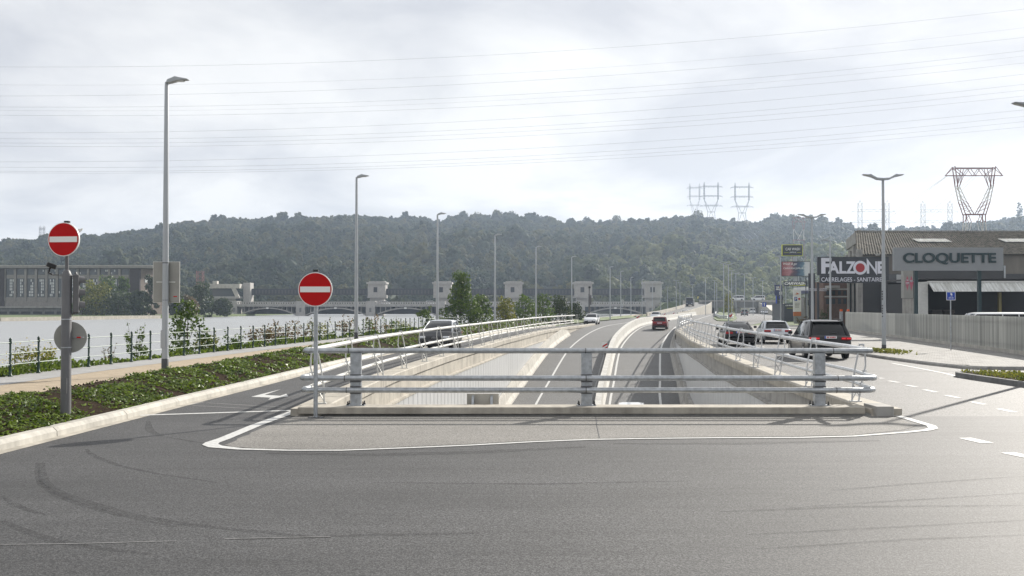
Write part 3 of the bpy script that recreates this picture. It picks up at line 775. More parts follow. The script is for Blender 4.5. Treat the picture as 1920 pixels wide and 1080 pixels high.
MB().lathe([(0.097, -0.1), (0.095, 0.5), (0.093, 2.72), (0.06, 2.8), (0.04, 2.82)], n=16).build('mast', m_polegrey, t, smooth=True)
MB().lathe([(0.034, 2.75), (0.034, 3.76)], n=10).build('extension_tube', m_polegrey, t, smooth=True)
MB().span((-0.045, -0.04, 3.72), (0.045, 0.04, 3.76)).build('tube_cap', m_black, t)
for z in (1.86, 1.32): MB().lathe([(0.1, z), (0.1, z + 0.018)], n=16).build('strap', m_galv, t)
MB().span((-0.05, -0.099, 0.45), (0.055, -0.06, 0.75)).build('service_door', m_polegrey, t)
no_entry(t, (-0.03, -0.07, 3.40), 0.325, -0.15)
b = disc(0.295, 0.02, (0.03, 0.12, 1.52), 0.25).build('round_sign_back', m_signback, t, smooth=True)
disc(0.302, 0.008, (0.03, 0.125, 1.52), 0.25).build('sign_rim', m_galv_w, b, smooth=True)
MB().span((-0.28, 0.09, 1.51), (0.3, 0.104, 1.53)).build('sign_bracket', m_galv, b)
MB().span((0.17, 0.065, 1.505), (0.24, 0.107, 1.53)).build('sticker', m_red, b)
hd = MB().span((0.115, -0.09, 1.99), (0.225, 0.2, 2.73)).build('signal_housing', m_polegrey, t, bevel=0.015)
hd.rotation_euler = (0, 0, R(20))
for z in (2.12, 2.36, 2.60):
    rr = []
    for xx, rr_ in ((0.225, 0.098), (0.33, 0.085)):
        rr.append([(xx, 0.05 + rr_ * math.cos(w), z + rr_ * math.sin(w)) for w in [R(a) for a in range(-20, 201, 22)]])
    MB().loft(rr, closed=False, caps=False).build('visor', m_polegrey, hd, smooth=True)
    MB().lathe([(0.09, 0.222), (0.09, 0.235)], c=(0, 0.05, z), n=14, axis='X').build('lens', m_black, hd)
MB().tube([(0.1, 0.05, 2.68), (0.17, 0.05, 2.76), (0.17, 0.05, 2.72)], 0.02, 6).tube([(0.09, 0.05, 1.97), (0.16, 0.05, 1.99)], 0.02, 6).build('signal_bracket', m_polegrey, t)
cm_ = MB().tube([(-0.09, 0, 2.72), (-0.26, 0, 2.72), (-0.29, 0, 2.75)], 0.012, 6).build('camera_arm', m_polegrey, t)
MB().bar((-0.37, -0.05, 2.93), (-0.23, 0.05, 2.87), 0.085, 0.085).tube([(-0.32, 0, 2.87), (-0.35, 0, 2.76), (-0.28, 0, 2.73)], 0.022, 6).build('detector_camera', m_black, t, bevel=0.01)
MB().prism([(0, 0), (0.13, 0.06), (0.14, 0.09), (0, 0.12)], (0.12, 0.1, 3.48), (1, 0, 0.4), (0, 0, 1), (0, 0.02, 0)).build('give_way_plate', m_white, t)
# sign back on the tallest lamp
t = thing('rectangular_sign', 'grey rectangular sign seen from behind, strapped to the tallest lamp post', 'road sign', (l1.location.x, 33.42, 2.45))
MB().span((-0.42, -0.012, 0), (0.40, 0.012, 1.27)).build('panel', m_signback, t, bevel=0.01)
MB().span((-0.43, -0.004, -0.01), (0.41, 0.02, 1.28)).build('panel_rim', m_galv_w, t)
MB().span((-0.31, -0.04, 0.62), (0.27, -0.013, 0.655)).build('bracket', m_galv_w, t)
for z in (0.06, 1.22): MB().lathe([(0.098, z), (0.098, z + 0.025)], c=(0, -0.12, 0), n=14).build('strap', m_dark, t)
MB().span((0.22, -0.016, 0.17), (0.33, -0.013, 0.2)).build('sticker', m_red, t)
# back of the underpass sign fixed to the edge beam
t = thing('underpass_sign', 'small panel seen from behind on two brackets beyond the edge beam', 'road sign', (-0.63, 23.45, 0))
MB().span((-0.36, 0, -0.75), (0.34, 0.025, 0.4)).build('panel', m_conc_lt, t)
for x in (-0.22, 0.19):
    MB().span((x - 0.025, -0.06, -0.6), (x + 0.025, -0.01, 0.37)).build('upright', m_galv, t)
    MB().prism([(0, 0), (0.14, 0), (0.14, 0.16)], (x - 0.03, -0.27, 0.192), (0, 1, 0), (0, 0, 1), (0.05, 0, 0)).build('bracket', m_galv, t)
# blue shared path sign
t = thing('path_sign', 'small blue path sign on a thin post before the slatted fence', 'road sign', tuple(g(1783, 657, 0.12)))
Yq = t.location.y; q = Yq / 2000
MB().lathe([(0.03, 0), (0.03, 110 * q)], n=8).build('post', m_galv, t, smooth=True)
z0 = CAMH - 0.12 - (563 - 576) * q; z1 = CAMH - 0.12 - (547 - 576) * q
pn = MB().span((-8.5 * q, -0.05, z0), (8.5 * q, -0.035, z1)).build('panel', m_white, t, bevel=0.004)
MB().span((-7.5 * q, -0.056, z0 + q), (7.5 * q, -0.052, z1 - q)).build('blue_face', m_blue, pn)
zc_ = (z0 + z1) / 2
MB().box((0, -0.06, zc_ + 0.10), (0.05, 0.006, 0.12)).box((0.04, -0.06, zc_ + 0.07), (0.05, 0.006, 0.1)).build('walker_symbol', m_white, pn)
mb = MB()
for x in (-0.07, 0.07): mb.tube([(x + 0.045 * math.cos(R(a)), -0.06, zc_ - 0.1 + 0.045 * math.sin(R(a))) for a in range(0, 361, 45)], 0.007, 4)
mb.tube([(-0.07, -0.06, zc_ - 0.1), (-0.02, -0.06, zc_ - 0.04), (0.05, -0.06, zc_ - 0.04), (0.07, -0.06, zc_ - 0.1)], 0.007, 4).build('bicycle_symbol', m_white, pn)
# other masts and small signs along the far road
def post_sign(name, label, px, py_base, y0, y1, w_px, mat, face=None, rnd=False, mark=None, zb=0.0):
    b = g(px, py_base, zb); q = b.y / 2000
    t = thing(name, label, 'road sign', tuple(b))
    top = CAMH - zb - (y0 - 576) * q; bot = CAMH - zb - (y1 - 576) * q
    MB().lathe([(0.045, 0), (0.045, top)], n=6).build('post', m_galv, t)
    if rnd: pn = disc(w_px * q / 2, 0.03, (0, -0.08, (top + bot) / 2), 0).build('panel', mat, t)
    else: pn = MB().span((-w_px * q / 2, -0.1, bot), (w_px * q / 2, -0.06, top)).build('panel', mat, t)
    if mark:
        vs = [(x * w_px * q, -0.115, (top + bot) / 2 + z * (top - bot)) for x, z in mark]
        MB().prism([(v[0], v[2]) for v in vs], (0, -0.112, 0), (1, 0, 0), (0, 0, 1), (0, 0.008, 0)).build('symbol', face, pn)
    return t
post_sign('one_way_sign', 'blue arrow sign on a thin post at the fork of the service road', 1433, 601, 567, 575, 7.5, m_blue, m_white, mark=[(-.1, -.4), (.1, -.4), (.1, .1), (.25, .1), (0, .42), (-.25, .1), (-.1, .1)])
post_sign('motorway_sign', 'blue motorway sign beside the small median tree', 1366, 590, 567, 579, 7.5, m_blue, m_white, mark=[(-.3, -.4), (-.15, .35), (.15, .35), (.3, -.4), (.1, -.4), (0, .2), (-.1, -.4)])
post_sign('round_sign', 'pale round sign back on a post by the far verge', 1167, 588, 561, 568, 6.5, m_signback, rnd=True)
post_sign('bend_sign', 'white panel with red chevron at the tip of the median', 1369, 600, 587, 596, 9, m_white, m_red, mark=[(-.45, .45), (0, 0.0), (.45, .45), (.45, .05), (0, -.42), (-.45, .05)])
post_sign('yellow_sign', 'small yellow notice beside the lorry on the ramp', 1310, 583, 556, 563, 4.5, M('yellow_board', (0.7, 0.55, 0.02), 0.5))
post_sign('stop_disc', 'tiny red round sign right of the yellow notice', 1315, 583, 554, 559, 4, m_red, rnd=True)
# dark camera mast at the end of the white railing
b = g(1105, 606.5); t = thing('camera_mast', 'dark mast with a small camera at the end of the white railing', 'camera mast', tuple(b)); q = b.y / 2000
MB().lathe([(0.14, 0), (0.14, 55 * q), (0.09, 56 * q), (0.09, 66 * q)], n=8).build('mast', m_polegrey, t, smooth=True)
MB().span((0.1, -0.15, 35 * q), (0.3, 0.1, 53 * q)).build('cabinet', m_polegrey, t)
MB().span((-0.12, -0.3, 66 * q), (0.16, 0.2, 69.5 * q)).build('camera', m_black, t)
# striped marker plates on the median barrier
for i, (Y, lab) in enumerate(((95, 'red and white marker plate low beside the median barrier'), (150, 'red and white marker plate left of the white oncoming car'), (205, 'red and white marker plate on the median nose'), (235, 'farthest red and white marker plate on the median'))):
    zz = UZ(Y) if Y < 150 else 0
    t = thing('marker_plate', lab, 'marker plate', (Cx(Y) - 0.55 - (1.2 if i else 0), Y, zz), 0, 'striped marker plates on the median')
    MB().span((-0.03, 0, 0), (0.03, 0.03, 0.4)).build('foot', m_dark, t)
    pn = MB().span((-0.22, -0.02, 0.35), (0.22, 0.0, 1.15)).build('plate', m_white, t)
    for z in (0.42, 0.72):
        MB().prism([(-.215, z), (.215, z + .25), (.215, z + .4), (-.215, z + .15)], (0, -0.026, 0), (1, 0, 0), (0, 0, 1), (0, 0.005, 0)).build('stripe', m_red, pn)
# kerbed green island at the right edge
gi = [(14.7, 35.1), (14.85, 35.7), (15.3, 35.95), (20, 33.4), (20, 22), (15.0, 22)]
t = thing('kerbed_island', 'kerbed grassy island in the road at the right edge', 'traffic island', (0, 0, 0))
MB().prism([(14.9, 35.0), (15.3, 35.7), (20, 33.2), (20, 22), (15.2, 22)], (0, 0, 0), (1, 0, 0), (0, 1, 0), (0, 0, 0.13)).build('soil', m_soil, t)
path = [(15.0, 22), (14.95, 24), (14.9, 26), (14.85, 28), (14.8, 30), (14.75, 32), (14.7, 34), (14.72, 35.2), (14.9, 35.7), (15.3, 35.95), (17.5, 34.8), (20, 33.5)]
for a, b in zip(path, path[1:]):
    MB().bar((a[0], a[1], 0.055), (b[0], b[1], 0.055), 0.16, 0.2).build('kerb_stone', m_conc_dk, t, bevel=0.015)

# ================================================================ vegetation
rng = random.Random(11)
def rdir():
    while True:
        v = Vector((rng.uniform(-1, 1), rng.uniform(-1, 1), rng.uniform(-1, 1)))
        if 0.05 < v.length < 1: return v.normalized()
def leaf(vs, fs, p, d, s, up=None):
    """a folded pointed leaf: two triangles pairs about a midrib"""
    n = up or rdir(); a = d.normalized(); b = a.cross(n)
    if b.length < 1e-3: b = a.cross(Vector((0.3, 0.8, 0.5)))
    b.normalize(); c = a.cross(b) * 0.18 * s; o = len(vs)
    vs += [p - a * s * 0.5, p + b * s * 0.36 + c, p + a * s * 0.5, p - b * s * 0.36 + c]
    fs += [(o, o+1, o+2), (o, o+2, o+3)]
def crown(clumps, n, size):
    vs, fs = [], []
    tot = sum(r * r for _, r in clumps)
    for c, r in clumps:
        for _ in range(max(8, int(n * r * r / tot))):
            d = rdir(); d.z *= 0.85
            p = Vector(c) + d * r * (0.45 + 0.62 * rng.random() ** 0.6)
            leaf(vs, fs, p, rdir(), size * rng.uniform(0.6, 1.35), (d + rdir() * 0.8))
    return vs, fs
def tree(name, label, cat, base, h, w, mat, n, size, group=None, trunk=0.25, conical=False, low=0.12, depth=None):
    t = thing(name, label, cat, tuple(base), 0, group)
    dpt = depth or w
    cl = []; k_ = 9 if h > 3.5 else 7
    for i in range(k_ * 2):
        f = low + (1 - low) * ((i + 0.5) / (k_ * 2)) ** 0.9
        wide = (1.1 - abs(f - 0.4) * 1.15) if not conical else (1.12 - f) * 1.25
        wide = max(0.22, min(1, wide))
        a = i * 2.4 + rng.uniform(-.5, .5); rr = w / 2 * wide * rng.uniform(0.4, 0.85)
        r = w * 0.19 * rng.uniform(0.75, 1.3) * (0.65 + 0.5 * wide)
        cl.append(((math.cos(a) * rr, math.sin(a) * rr * dpt / w, h * f * 0.93), r))
    vs, fs = crown(cl, n, size)
    raw('crown', vs, fs, mat, t)
    mb = MB().tube([(0, 0, -0.4), (rng.uniform(-.1, .1) * trunk, 0, h * 0.3), (rng.uniform(-.3, .3) * trunk, 0, h * 0.7)], [trunk * 0.5, trunk * 0.38, trunk * 0.12], 6)
    for c, r in cl[::2]:
        mb.tube([(0, 0, max(0.05, c[2] * 0.45)), (c[0] * 0.5, c[1] * 0.5, c[2] * 0.8), c], [trunk * 0.16, trunk * 0.11, trunk * 0.05], 4, caps=False)
    mb.build('trunk', m_bark, t)
    return t
def shrub(name, label, base, h, w, mat, n, size, group=None, depth=None, flowers=0):
    t = thing(name, label, 'shrub', tuple(base), 0, group)
    cl = []
    for i in range(10):
        a = rng.uniform(0, 6.28); rr = w / 2 * rng.uniform(0.1, 0.75); z = h * rng.uniform(0.15, 0.8)
        cl.append(((math.cos(a) * rr, math.sin(a) * rr * (depth or w) / w, z), w * 0.2 * rng.uniform(0.6, 1.2)))
    vs, fs = crown(cl, n, size)
    st = MB()
    for i in range(7):
        a = rng.uniform(0, 6.28); x, y = math.cos(a) * w * 0.3, math.sin(a) * w * 0.3; hh = h * rng.uniform(0.8, 1.08)
        st.tube([(x * .3, y * .3, -.3), (x * .8, y * .8, hh * .6), (x * 1.2, y * 1.2, hh)], [.012, .009, .004], 4)
        for q in range(10):
            f = rng.uniform(0.4, 1)
            leaf(vs, fs, Vector((x * (0.3 + .9 * f), y * (0.3 + .9 * f), hh * f)) + rdir() * 0.06, rdir(), size)
    raw('leaves', vs, fs, mat, t); st.build('stems', m_bark, t)
    if flowers:
        fv, ff = [], []
        for _ in range(flowers):
            c, r = cl[rng.randrange(len(cl))]
            for q in range(3): leaf(fv, ff, Vector(c) + rdir() * r * 1.15 + Vector((0, 0, 0.15)), rdir(), 0.055)
        raw('flowers', fv, ff, m_flower, t)['kind'] = 'stuff'
    return t

# ground cover in the bed: ivy-like leaves thinning out over bare soil
vs, fs = [], []
def bed_point(Y, t):
    a, b = Kx(Y) - 0.24, Kx(Y) - 2.75
    x = a + (b - a) * t
    return Vector((x, Y, 0.12 + bedz(t, x, Y)))
for (y0, y1, dens, sz) in ((12, 24, 380, 0.09), (24, 34, 260, 0.105), (34, 50, 120, 0.14), (50, 75, 55, 0.19), (75, 128, 26, 0.26)):
    for _ in range(int((y1 - y0) * 2.5 * dens)):
        Y = rng.uniform(y0, y1); t = rng.uniform(0, 0.99)
        p = bed_point(Y, t)
        d = noise.noise((p.x * 0.75, Y * 0.75, 9)) + 0.5 * noise.noise((p.x * 2.2, Y * 2.2, 2)) - (0.42 if t > 0.76 else 0.0)
        if d < -0.15 and rng.random() < 0.93: continue
        p.z += rng.uniform(0.0, 0.10) * (1 if d > 0 else 0.5)
        leaf(vs, fs, p, Vector((rng.uniform(-1, 1), rng.uniform(-1, 1), rng.uniform(-.35, .45))), sz * rng.uniform(0.55, 1.3), Vector((rng.uniform(-.6, .6), rng.uniform(-.6, .6), 1)))
o = raw('ground_cover', vs, fs, m_ivy); tag(o, 'low glossy green ground cover over dark soil in the long bed', None, kind='stuff')
# clods on the bare crest
mb = MB()
for _ in range(1500):
    Y = rng.uniform(14, 60); t = rng.uniform(0.3, 0.95) if rng.random() < .4 else rng.uniform(0.72, 0.9)
    p = bed_point(Y, t); r = rng.uniform(0.015, 0.05)
    mb.add([p + Vector((r * rng.uniform(.6, 1.2) * sx, r * rng.uniform(.6, 1.2) * sy, r * sz_)) for sx, sy, sz_ in ((1, 0, 0), (-.5, .9, 0), (-.5, -.9, 0), (0, 0, 1))], [(0, 1, 3), (1, 2, 3), (2, 0, 3)])
o = mb.build('soil_clods', m_soil); tag(o, 'loose dark soil clods on the crest of the bed', None, kind='stuff')
# weeds and grass outside the railing
vs, fs = [], []
for _ in range(15000):
    Y = 28 + 110 * rng.random() ** 1.7; x = Cx(Y) - 17.75 - rng.random() ** 1.5 * 2.2
    hgt = 0.15 + 0.45 * max(0, noise.noise((x * .8, Y * .35, 1)) + 0.35)
    p = Vector((x, Y, 0.1 - (Cx(Y) - 17.9 - x) * 0.45 * (1 if x < Cx(Y) - 17.9 else 0) + rng.random() * hgt))
    leaf(vs, fs, p, Vector((rng.uniform(-.6, .6), rng.uniform(-.6, .6), rng.uniform(.1, 1))), 0.10 + Y * 0.0018)
o = raw('bank_weeds', vs, fs, m_ivy); tag(o, 'leafy green weeds along the foot of the green railing', None, kind='stuff')
# small patches: island and lamp foot
vs, fs = [], []
for _ in range(5200):
    x, Y = rng.uniform(14.95, 20), rng.uniform(23, 35.9)
    if Y > 35.8 - (x - 15.2) * 0.52: continue
    leaf(vs, fs, Vector((x, Y, 0.13 + rng.uniform(0, 0.1))), Vector((rng.uniform(-.7, .7), rng.uniform(-.7, .7), rng.uniform(0, 1))), 0.11 * rng.uniform(.6, 1.3))
o = raw('island_grass', vs, fs, m_leaf_y); tag(o, 'short yellowish grass on the kerbed island at the right', None, kind='stuff')
vs, fs = [], []
for _ in range(700):
    x, Y = 18.2 + rng.gauss(-.15, .32), 52.0 + rng.gauss(-.3, 1.1)
    leaf(vs, fs, Vector((x, Y, 0.13 + rng.uniform(0, 0.14))), Vector((rng.uniform(-.7, .7), rng.uniform(-.7, .7), rng.uniform(0, 1))), 0.13)
o = raw('lamp_foot_weeds', vs, fs, m_leaf_y); tag(o, 'low weeds around the foot of the footway lamp', None, kind='stuff')

# shrubs and trees between the railing and the river
def bank(px, Y, z=-0.3): return Vector(((px - 960) / 2000 * Y, Y, z))
GB = 'shrubs growing over the green railing'
shrub('flowering_shrub', 'low shrub dotted with yellow flowers at the left edge of the railing', bank(28, 36.5, -0.4), 1.35, 2.3, m_leaf_y, 650, 0.11, GB, flowers=90)
shrub('flowering_shrub', 'second low shrub with yellow flowers left of the dark mast', bank(78, 37.5, -0.4), 1.3, 1.6, m_leaf_y, 450, 0.10, GB, flowers=50)
shrub('shrub', 'thin spindly weed behind the railing just right of the traffic light', bank(205, 43, -0.5), 1.3, 0.7, m_leaf_b, 70, 0.09, GB)
shrub('shrub', 'upright leafy shrub at the railing between the mast and tallest lamp', bank(255, 46.5, -0.5), 2.0, 1.05, m_leaf, 330, 0.12, GB)
tree('sapling', 'bright young tree at the railing right of the tallest lamp', 'tree', bank(352, 51.5, -0.4), 3.15, 2.3, m_leaf, 1300, 0.15, trunk=0.09, conical=True, low=0.1)
shrub('shrub', 'low bushy shrub spreading right of the bright young tree', bank(392, 53, -0.5), 1.55, 2.0, m_leaf_y, 420, 0.13, GB)
for i, (px, Y, h, w, m_) in enumerate(((440, 58, 1.15, 1.6, m_leaf), (487, 62, 1.35, 1.8, m_leaf_b), (525, 66, 1.75, 2.2, m_leaf_b), (560, 69, 1.95, 2.4, m_leaf_b), (600, 72, 1.8, 2.4, m_leaf_y), (640, 76, 1.8, 2.4, m_leaf_b),
                                       (682, 80, 1.8, 2.4, m_leaf), (705, 84, 2.0, 2.4, m_leaf_b), (735, 90, 1.8, 2.4, m_leaf), (762, 96, 1.5, 2.6, m_leaf_y))):
    lab = ['small green shrub behind the railing left of the rusty bushes', 'first rusty-leaved shrub from the left behind the railing', 'rusty shrub just left of the near no-entry post',
           'taller rusty shrub directly behind the near no-entry post', 'yellowish shrub right of the near no-entry post', 'rusty shrub left of the second lamp',
           'green shrub just right of the second lamp', 'rusty shrub behind the railing, two right of the second lamp', 'green shrub behind the railing left of the round bush', 'low yellowish shrub beside the round bush'][i]
    shrub('shrub', lab, bank(px, Y, -0.5), h + .25, w, m_, 380, 0.15, GB, depth=1.4)
GT = 'trees and bushes on the river bank'
shrub('round_bush', 'round green bush left of the dense tree by the river', bank(797, 108, -0.6), 3.1, 2.1, m_leaf, 700, 0.2, GT)
tree('bank_tree', 'dense dark green tree with a pointed top by the river', 'tree', bank(864, 119, -0.6), 7.0, 4.7, m_leaf, 4200, 0.24, GT, trunk=0.3, conical=True, low=0.08)
for px, Y, h, w, m_, lab in ((902, 122, 3.4, 2.6, m_leaf, 'green bush touching the right side of the dense tree'), (948, 135, 3.3, 3.0, m_leaf_y, 'low bush between the fourth and fifth riverside lamps'),
                             (985, 140, 3.5, 3.2, m_leaf, 'rounded green tree left of the fifth riverside lamp'), (1018, 146, 3.7, 3.4, m_leaf, 'leafy green tree just right of the fifth lamp'),
                             (1050, 150, 3.5, 3.4, m_leaf_d, 'dark green tree left of the sixth riverside lamp'), (1078, 158, 2.6, 3.0, m_leaf_d, 'lowest dark bush in the riverside row, by the sixth lamp')):
    tree('bank_tree', lab, 'tree', bank(px, Y, -0.5), h + 1.0, w * 1.05, m_, 1300, 0.26, GT, trunk=0.16, low=0.05)
b = g(1366, 594); tree('median_tree', 'small columnar tree on the median beside blue sign', 'tree', b, 5.6, 2.9, m_leaf_y, 900, 0.3, trunk=0.2, low=0.2)

# ================================================================ vehicles
def paint(name, col, metal=0.3, rough=0.28): return M(name, col, rough, metal, spec=0.4, coat=0.3)
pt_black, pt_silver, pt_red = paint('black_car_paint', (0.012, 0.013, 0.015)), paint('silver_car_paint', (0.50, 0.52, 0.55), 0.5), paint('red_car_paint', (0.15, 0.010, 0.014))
pt_white, pt_grey, pt_navy = paint('white_car_paint', (0.72, 0.73, 0.74), 0.0), paint('grey_car_paint', (0.16, 0.17, 0.18)), paint('dark_blue_car_paint', (0.02, 0.026, 0.045))
DIM = {  # length, width, height, belt, hood, rear glass base, rear roof, windscreen base, front roof, roof half-width factor
    'suv': (4.85, 1.94, 1.72, 1.06, 1.02, 0.14, 0.72, 1.25, 2.2, 0.58), 'hatch': (4.35, 1.80, 1.44, 0.94, 0.90, 0.26, 0.95, 1.1, 2.05, 0.56),
    'cross': (4.5, 1.86, 1.60, 0.98, 0.96, 0.15, 0.8, 0.95, 2.25, 0.56), 'sedan': (4.7, 1.84, 1.43, 0.93, 0.90, 0.55, 1.75, 1.2, 2.1, 0.55), 'van': (5.1, 1.98, 1.98, 1.15, 1.12, 0.06, 0.16, 0.75, 1.75, 0.80), 'small': (3.9, 1.70, 1.47, 0.95, 0.92, 0.22, 0.62, 1.1, 1.85, 0.64)}
def rrect(y0, y1, w, z, c):
    pts = []
    for sx, yy, a0 in ((1, y1, 0), (-1, y1, 90), (-1, y0, 180), (1, y0, 270)):
        cy = yy - c if yy == y1 else yy + c
        for a in (0, 45, 90):
            an = R(a0 + a); pts.append((sx * (w - c) + c * math.cos(an), cy + c * math.sin(an), z))
    return pts
def car(name, label, kind, mat, X, Y, z=0.0, heading=0.0, group=None, cat='car', lit=False, detail=2, plate_z=None, rails=False, emblem=False, top=None):
    top = top or mat
    L, W, H, belt, hood, rb_, rr_, wb_, fr_, rf = DIM[kind]
    t = thing(name, label, cat, (X, Y, z), -heading, group); hw = W / 2; h2 = L / 2
    def ring(y, zb, zt, k_):
        w = hw * k_
        half = [(w * .84, zb), (w * .96, zb + .1), (w, zb + .4 * (zt - zb)), (w * .99, zt - .2), (w * .955, zt - .05), (w * .86, zt), (w * .4, zt + .025)]
        return [(x, y, q) for x, q in half] + [(-x, y, q) for x, q in half[::-1]]
    tail_t = belt + (0.05 if kind == 'sedan' else 0)
    st = [(-h2, .5, tail_t - .3, .74), (-h2 + .05, .36, tail_t - .12, .88), (-h2 + .16, .28, tail_t - .02, .955), (-h2 + .45, .22, tail_t, .99), (-h2 + 1.2, .19, belt, 1), (0, .18, belt - .01, 1),
          (h2 - wb_ - .1, .18, belt, 1), (h2 - wb_ + .25, .19, hood + .0, .99), (h2 - .6, .2, hood - .08, .97), (h2 - .22, .24, hood - .19, .92), (h2 - .06, .3, hood - .3, .83), (h2, .4, hood - .42, .72)]
    MB().loft([ring(*q) for q in st]).build('body', mat, t, smooth=True)
    y0, y1 = -h2 + rb_, h2 - wb_; ry0, ry1 = -h2 + rr_, h2 - fr_
    wr = hw * (rf + 0.12); wbelt = hw * .9
    gl = MB().loft([rrect(y0 + .02, y1 - .02, wbelt, belt - .06, .3), rrect(y0 + (ry0 - y0) * .5, y1 + (ry1 - y1) * .5, (wbelt + wr) / 2 + .035, (belt + H) / 2, .28), rrect(ry0, ry1, wr, H - .05, .24)]).build('windows', m_glass, t, smooth=True)
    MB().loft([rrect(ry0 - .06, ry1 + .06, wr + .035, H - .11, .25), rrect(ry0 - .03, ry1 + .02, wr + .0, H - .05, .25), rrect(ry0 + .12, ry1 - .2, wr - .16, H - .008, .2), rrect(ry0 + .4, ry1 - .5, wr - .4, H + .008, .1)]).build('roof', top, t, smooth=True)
    mb = MB()
    for sx in (-1, 1):
        mb.tube([(sx * (wbelt - .01), y1 - .05, belt - .05), (sx * (wr + .0), ry1 + .02, H - .08)], .035, 6)
        mb.tube([(sx * (wbelt - .03), y0 + .08, belt - .05), (sx * (wr - .01), ry0 + .02, H - .08)], .07 if kind != 'van' else .12, 6)
        ym = (ry0 + ry1) / 2 + .1
        mb.tube([(sx * (wbelt + .005), ym, belt - .05), (sx * (wr + .01), ym, H - .08)], .03, 6)
        if kind in ('suv', 'van'):
            ym = ry0 + .75; mb.tube([(sx * (wbelt + .005), ym - .1, belt - .05), (sx * (wr + .01), ym, H - .08)], .04, 6)
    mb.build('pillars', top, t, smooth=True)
    if kind == 'van':     # closed load bay
        for sx in (-1, 1): MB().prism([(y0 + .3, belt - .05), (ry1 - .55, belt - .05), (ry1 - .55, H - .1), (ry0 + .3, H - .1)], (sx * (wbelt + .0), 0, 0), (0, 1, 0), (0, 0, 1), (-sx * .06, 0, 0)).build('side_panel', mat, t)
    wr_ = .34 if kind in ('suv', 'van') else .315
    wy = (-h2 + (.98 if kind != 'small' else .75), h2 - .88)
    for y in wy:
        for sx in (-1, 1):
            arc = [(wr_ * 1.2 * math.cos(R(a)), wr_ * 1.2 * math.sin(R(a))) for a in range(0, 181, 20)]
            MB().prism([(y + a, wr_ + b) for a, b in arc], (sx * (hw + .004), 0, 0), (0, 1, 0), (0, 0, 1), (-sx * .3, 0, 0)).build('wheel_arch', m_black, t)
            w = MB().lathe([(wr_ * .62, -.12), (wr_ * .96, -.11), (wr_, -.08), (wr_, .08), (wr_ * .96, .11), (wr_ * .62, .12)], c=(sx * (hw - .11), y, wr_), n=20, axis='X').build('wheel', m_tyre, t, smooth=True)
            if detail > 1: MB().lathe([(wr_ * .63, -.02), (wr_ * .6, .015), (wr_ * .1, .02)], c=(sx * (hw + .0), y, wr_), n=14, axis='X').build('rim', m_rim, w)
    yb = -h2
    MB().span((-hw * .84, yb - .03, .27), (hw * .84, yb + .35, .48)).build('rear_bumper', m_black, t, bevel=.03)
    MB().span((-hw * .8, h2 - .3, .24), (hw * .8, h2 + .015, .46)).build('front_bumper', m_black, t, bevel=.03)
    tz = belt - (.13 if kind != 'van' else .0)
    for sx in (-1, 1):
        if kind == 'van': MB().span((sx * hw * .82, yb - .01, .75), (sx * hw * .95, yb + .12, 1.25)).build('tail_lamp', m_tail, t)
        else:
            MB().span((sx * hw * .48, yb - .012, tz - .07), (sx * hw * .93, yb + .22, tz + .06)).build('tail_lamp', m_tail, t, bevel=.02)
            if lit:
                for xa, xb in ((.5, .66), (.72, .9)): MB().span((sx * hw * xa, yb - .022, tz - .025), (sx * hw * xb, yb + .05, tz + .015)).build('lit_lamp', m_tail_on, t)
        MB().span((sx * hw * .5, h2 - .3, hood - .33), (sx * hw * .86, h2 - .055, hood - .2)).build('headlamp', m_head, t, bevel=.03)
        MB().box((sx * (hw + .09), y1 - .18, belt + .06), (.2, .12, .15)).build('door_mirror', m_black if mat is not pt_red else mat, t, bevel=.03)
        if detail > 1:
            for yy in (.3, -.75): MB().box((sx * (hw * .985 + .01), yy, belt - .16), (.03, .2, .03)).build('door_handle', mat, t)
        if rails: MB().tube([(sx * (wr - .03), ry0 + .12, H - .06), (sx * (wr - .02), ry0 + .25, H + .035), (sx * (wr - .02), ry1 - .35, H + .035), (sx * (wr - .03), ry1 - .2, H - .06)], .018, 6).build('roof_rail', m_dark, t, smooth=True)
    pz_ = plate_z or (belt - .28)
    pl = MB().span((-.26, yb - .035, pz_ - .06), (.26, yb - .0, pz_ + .06)).build('rear_plate', m_plate, t)
    MB().span((-.26, yb - .038, pz_ - .06), (-.21, yb - .034, pz_ + .06)).build('blue_band', m_blue, pl)
    if detail > 1:
        for i, x in enumerate((-.15, -.09, -.0, .06, .12, .18)): MB().span((x - .018, yb - .039, pz_ - .035), (x + .018, yb - .0355, pz_ + .035)).build('character', m_red, pl)
    pl = MB().span((-.26, h2 - .0, .40), (.26, h2 + .03, .51)).build('front_plate', m_plate, t)
    MB().span((-hw * .5, h2 - .2, hood - .52), (hw * .5, h2 + .008, hood - .36)).build('grille', m_dark, t, bevel=.02)
    if emblem:
        MB().tube([(.11 * math.cos(R(a)), h2 - .055 + .02, hood - .3 + .055 * math.sin(R(a))) for a in range(0, 361, 30)], .012, 5).bar((-.04, h2 - .035, hood - .34), (-.02, h2 - .035, hood - .26), .015).bar((.02, h2 - .035, hood - .34), (.04, h2 - .035, hood - .26), .015).bar((-.035, h2 - .035, hood - .3), (.035, h2 - .035, hood - .3), .015).build('emblem', m_rim, t)
    if kind in ('suv', 'hatch', 'small', 'cross'):
        MB().span((-wr * .93, ry0 - .16, H - .09), (wr * .93, ry0 + .05, H - .055)).build('roof_spoiler', mat, t, bevel=.012)
        MB().bar((-.05, y0 - .02, belt + .06), (.35, y0 + .02, belt + .1), .025).build('wiper', m_black, t)
    if kind == 'sedan': MB().prism([(0, 0), (.12, 0), (.06, .06)], (-.02, ry0 + .25, H - .015), (0, 1, 0), (0, 0, 1), (.04, 0, 0)).build('aerial_fin', m_black, t)
    return t
GR = 'cars queueing on the service road'
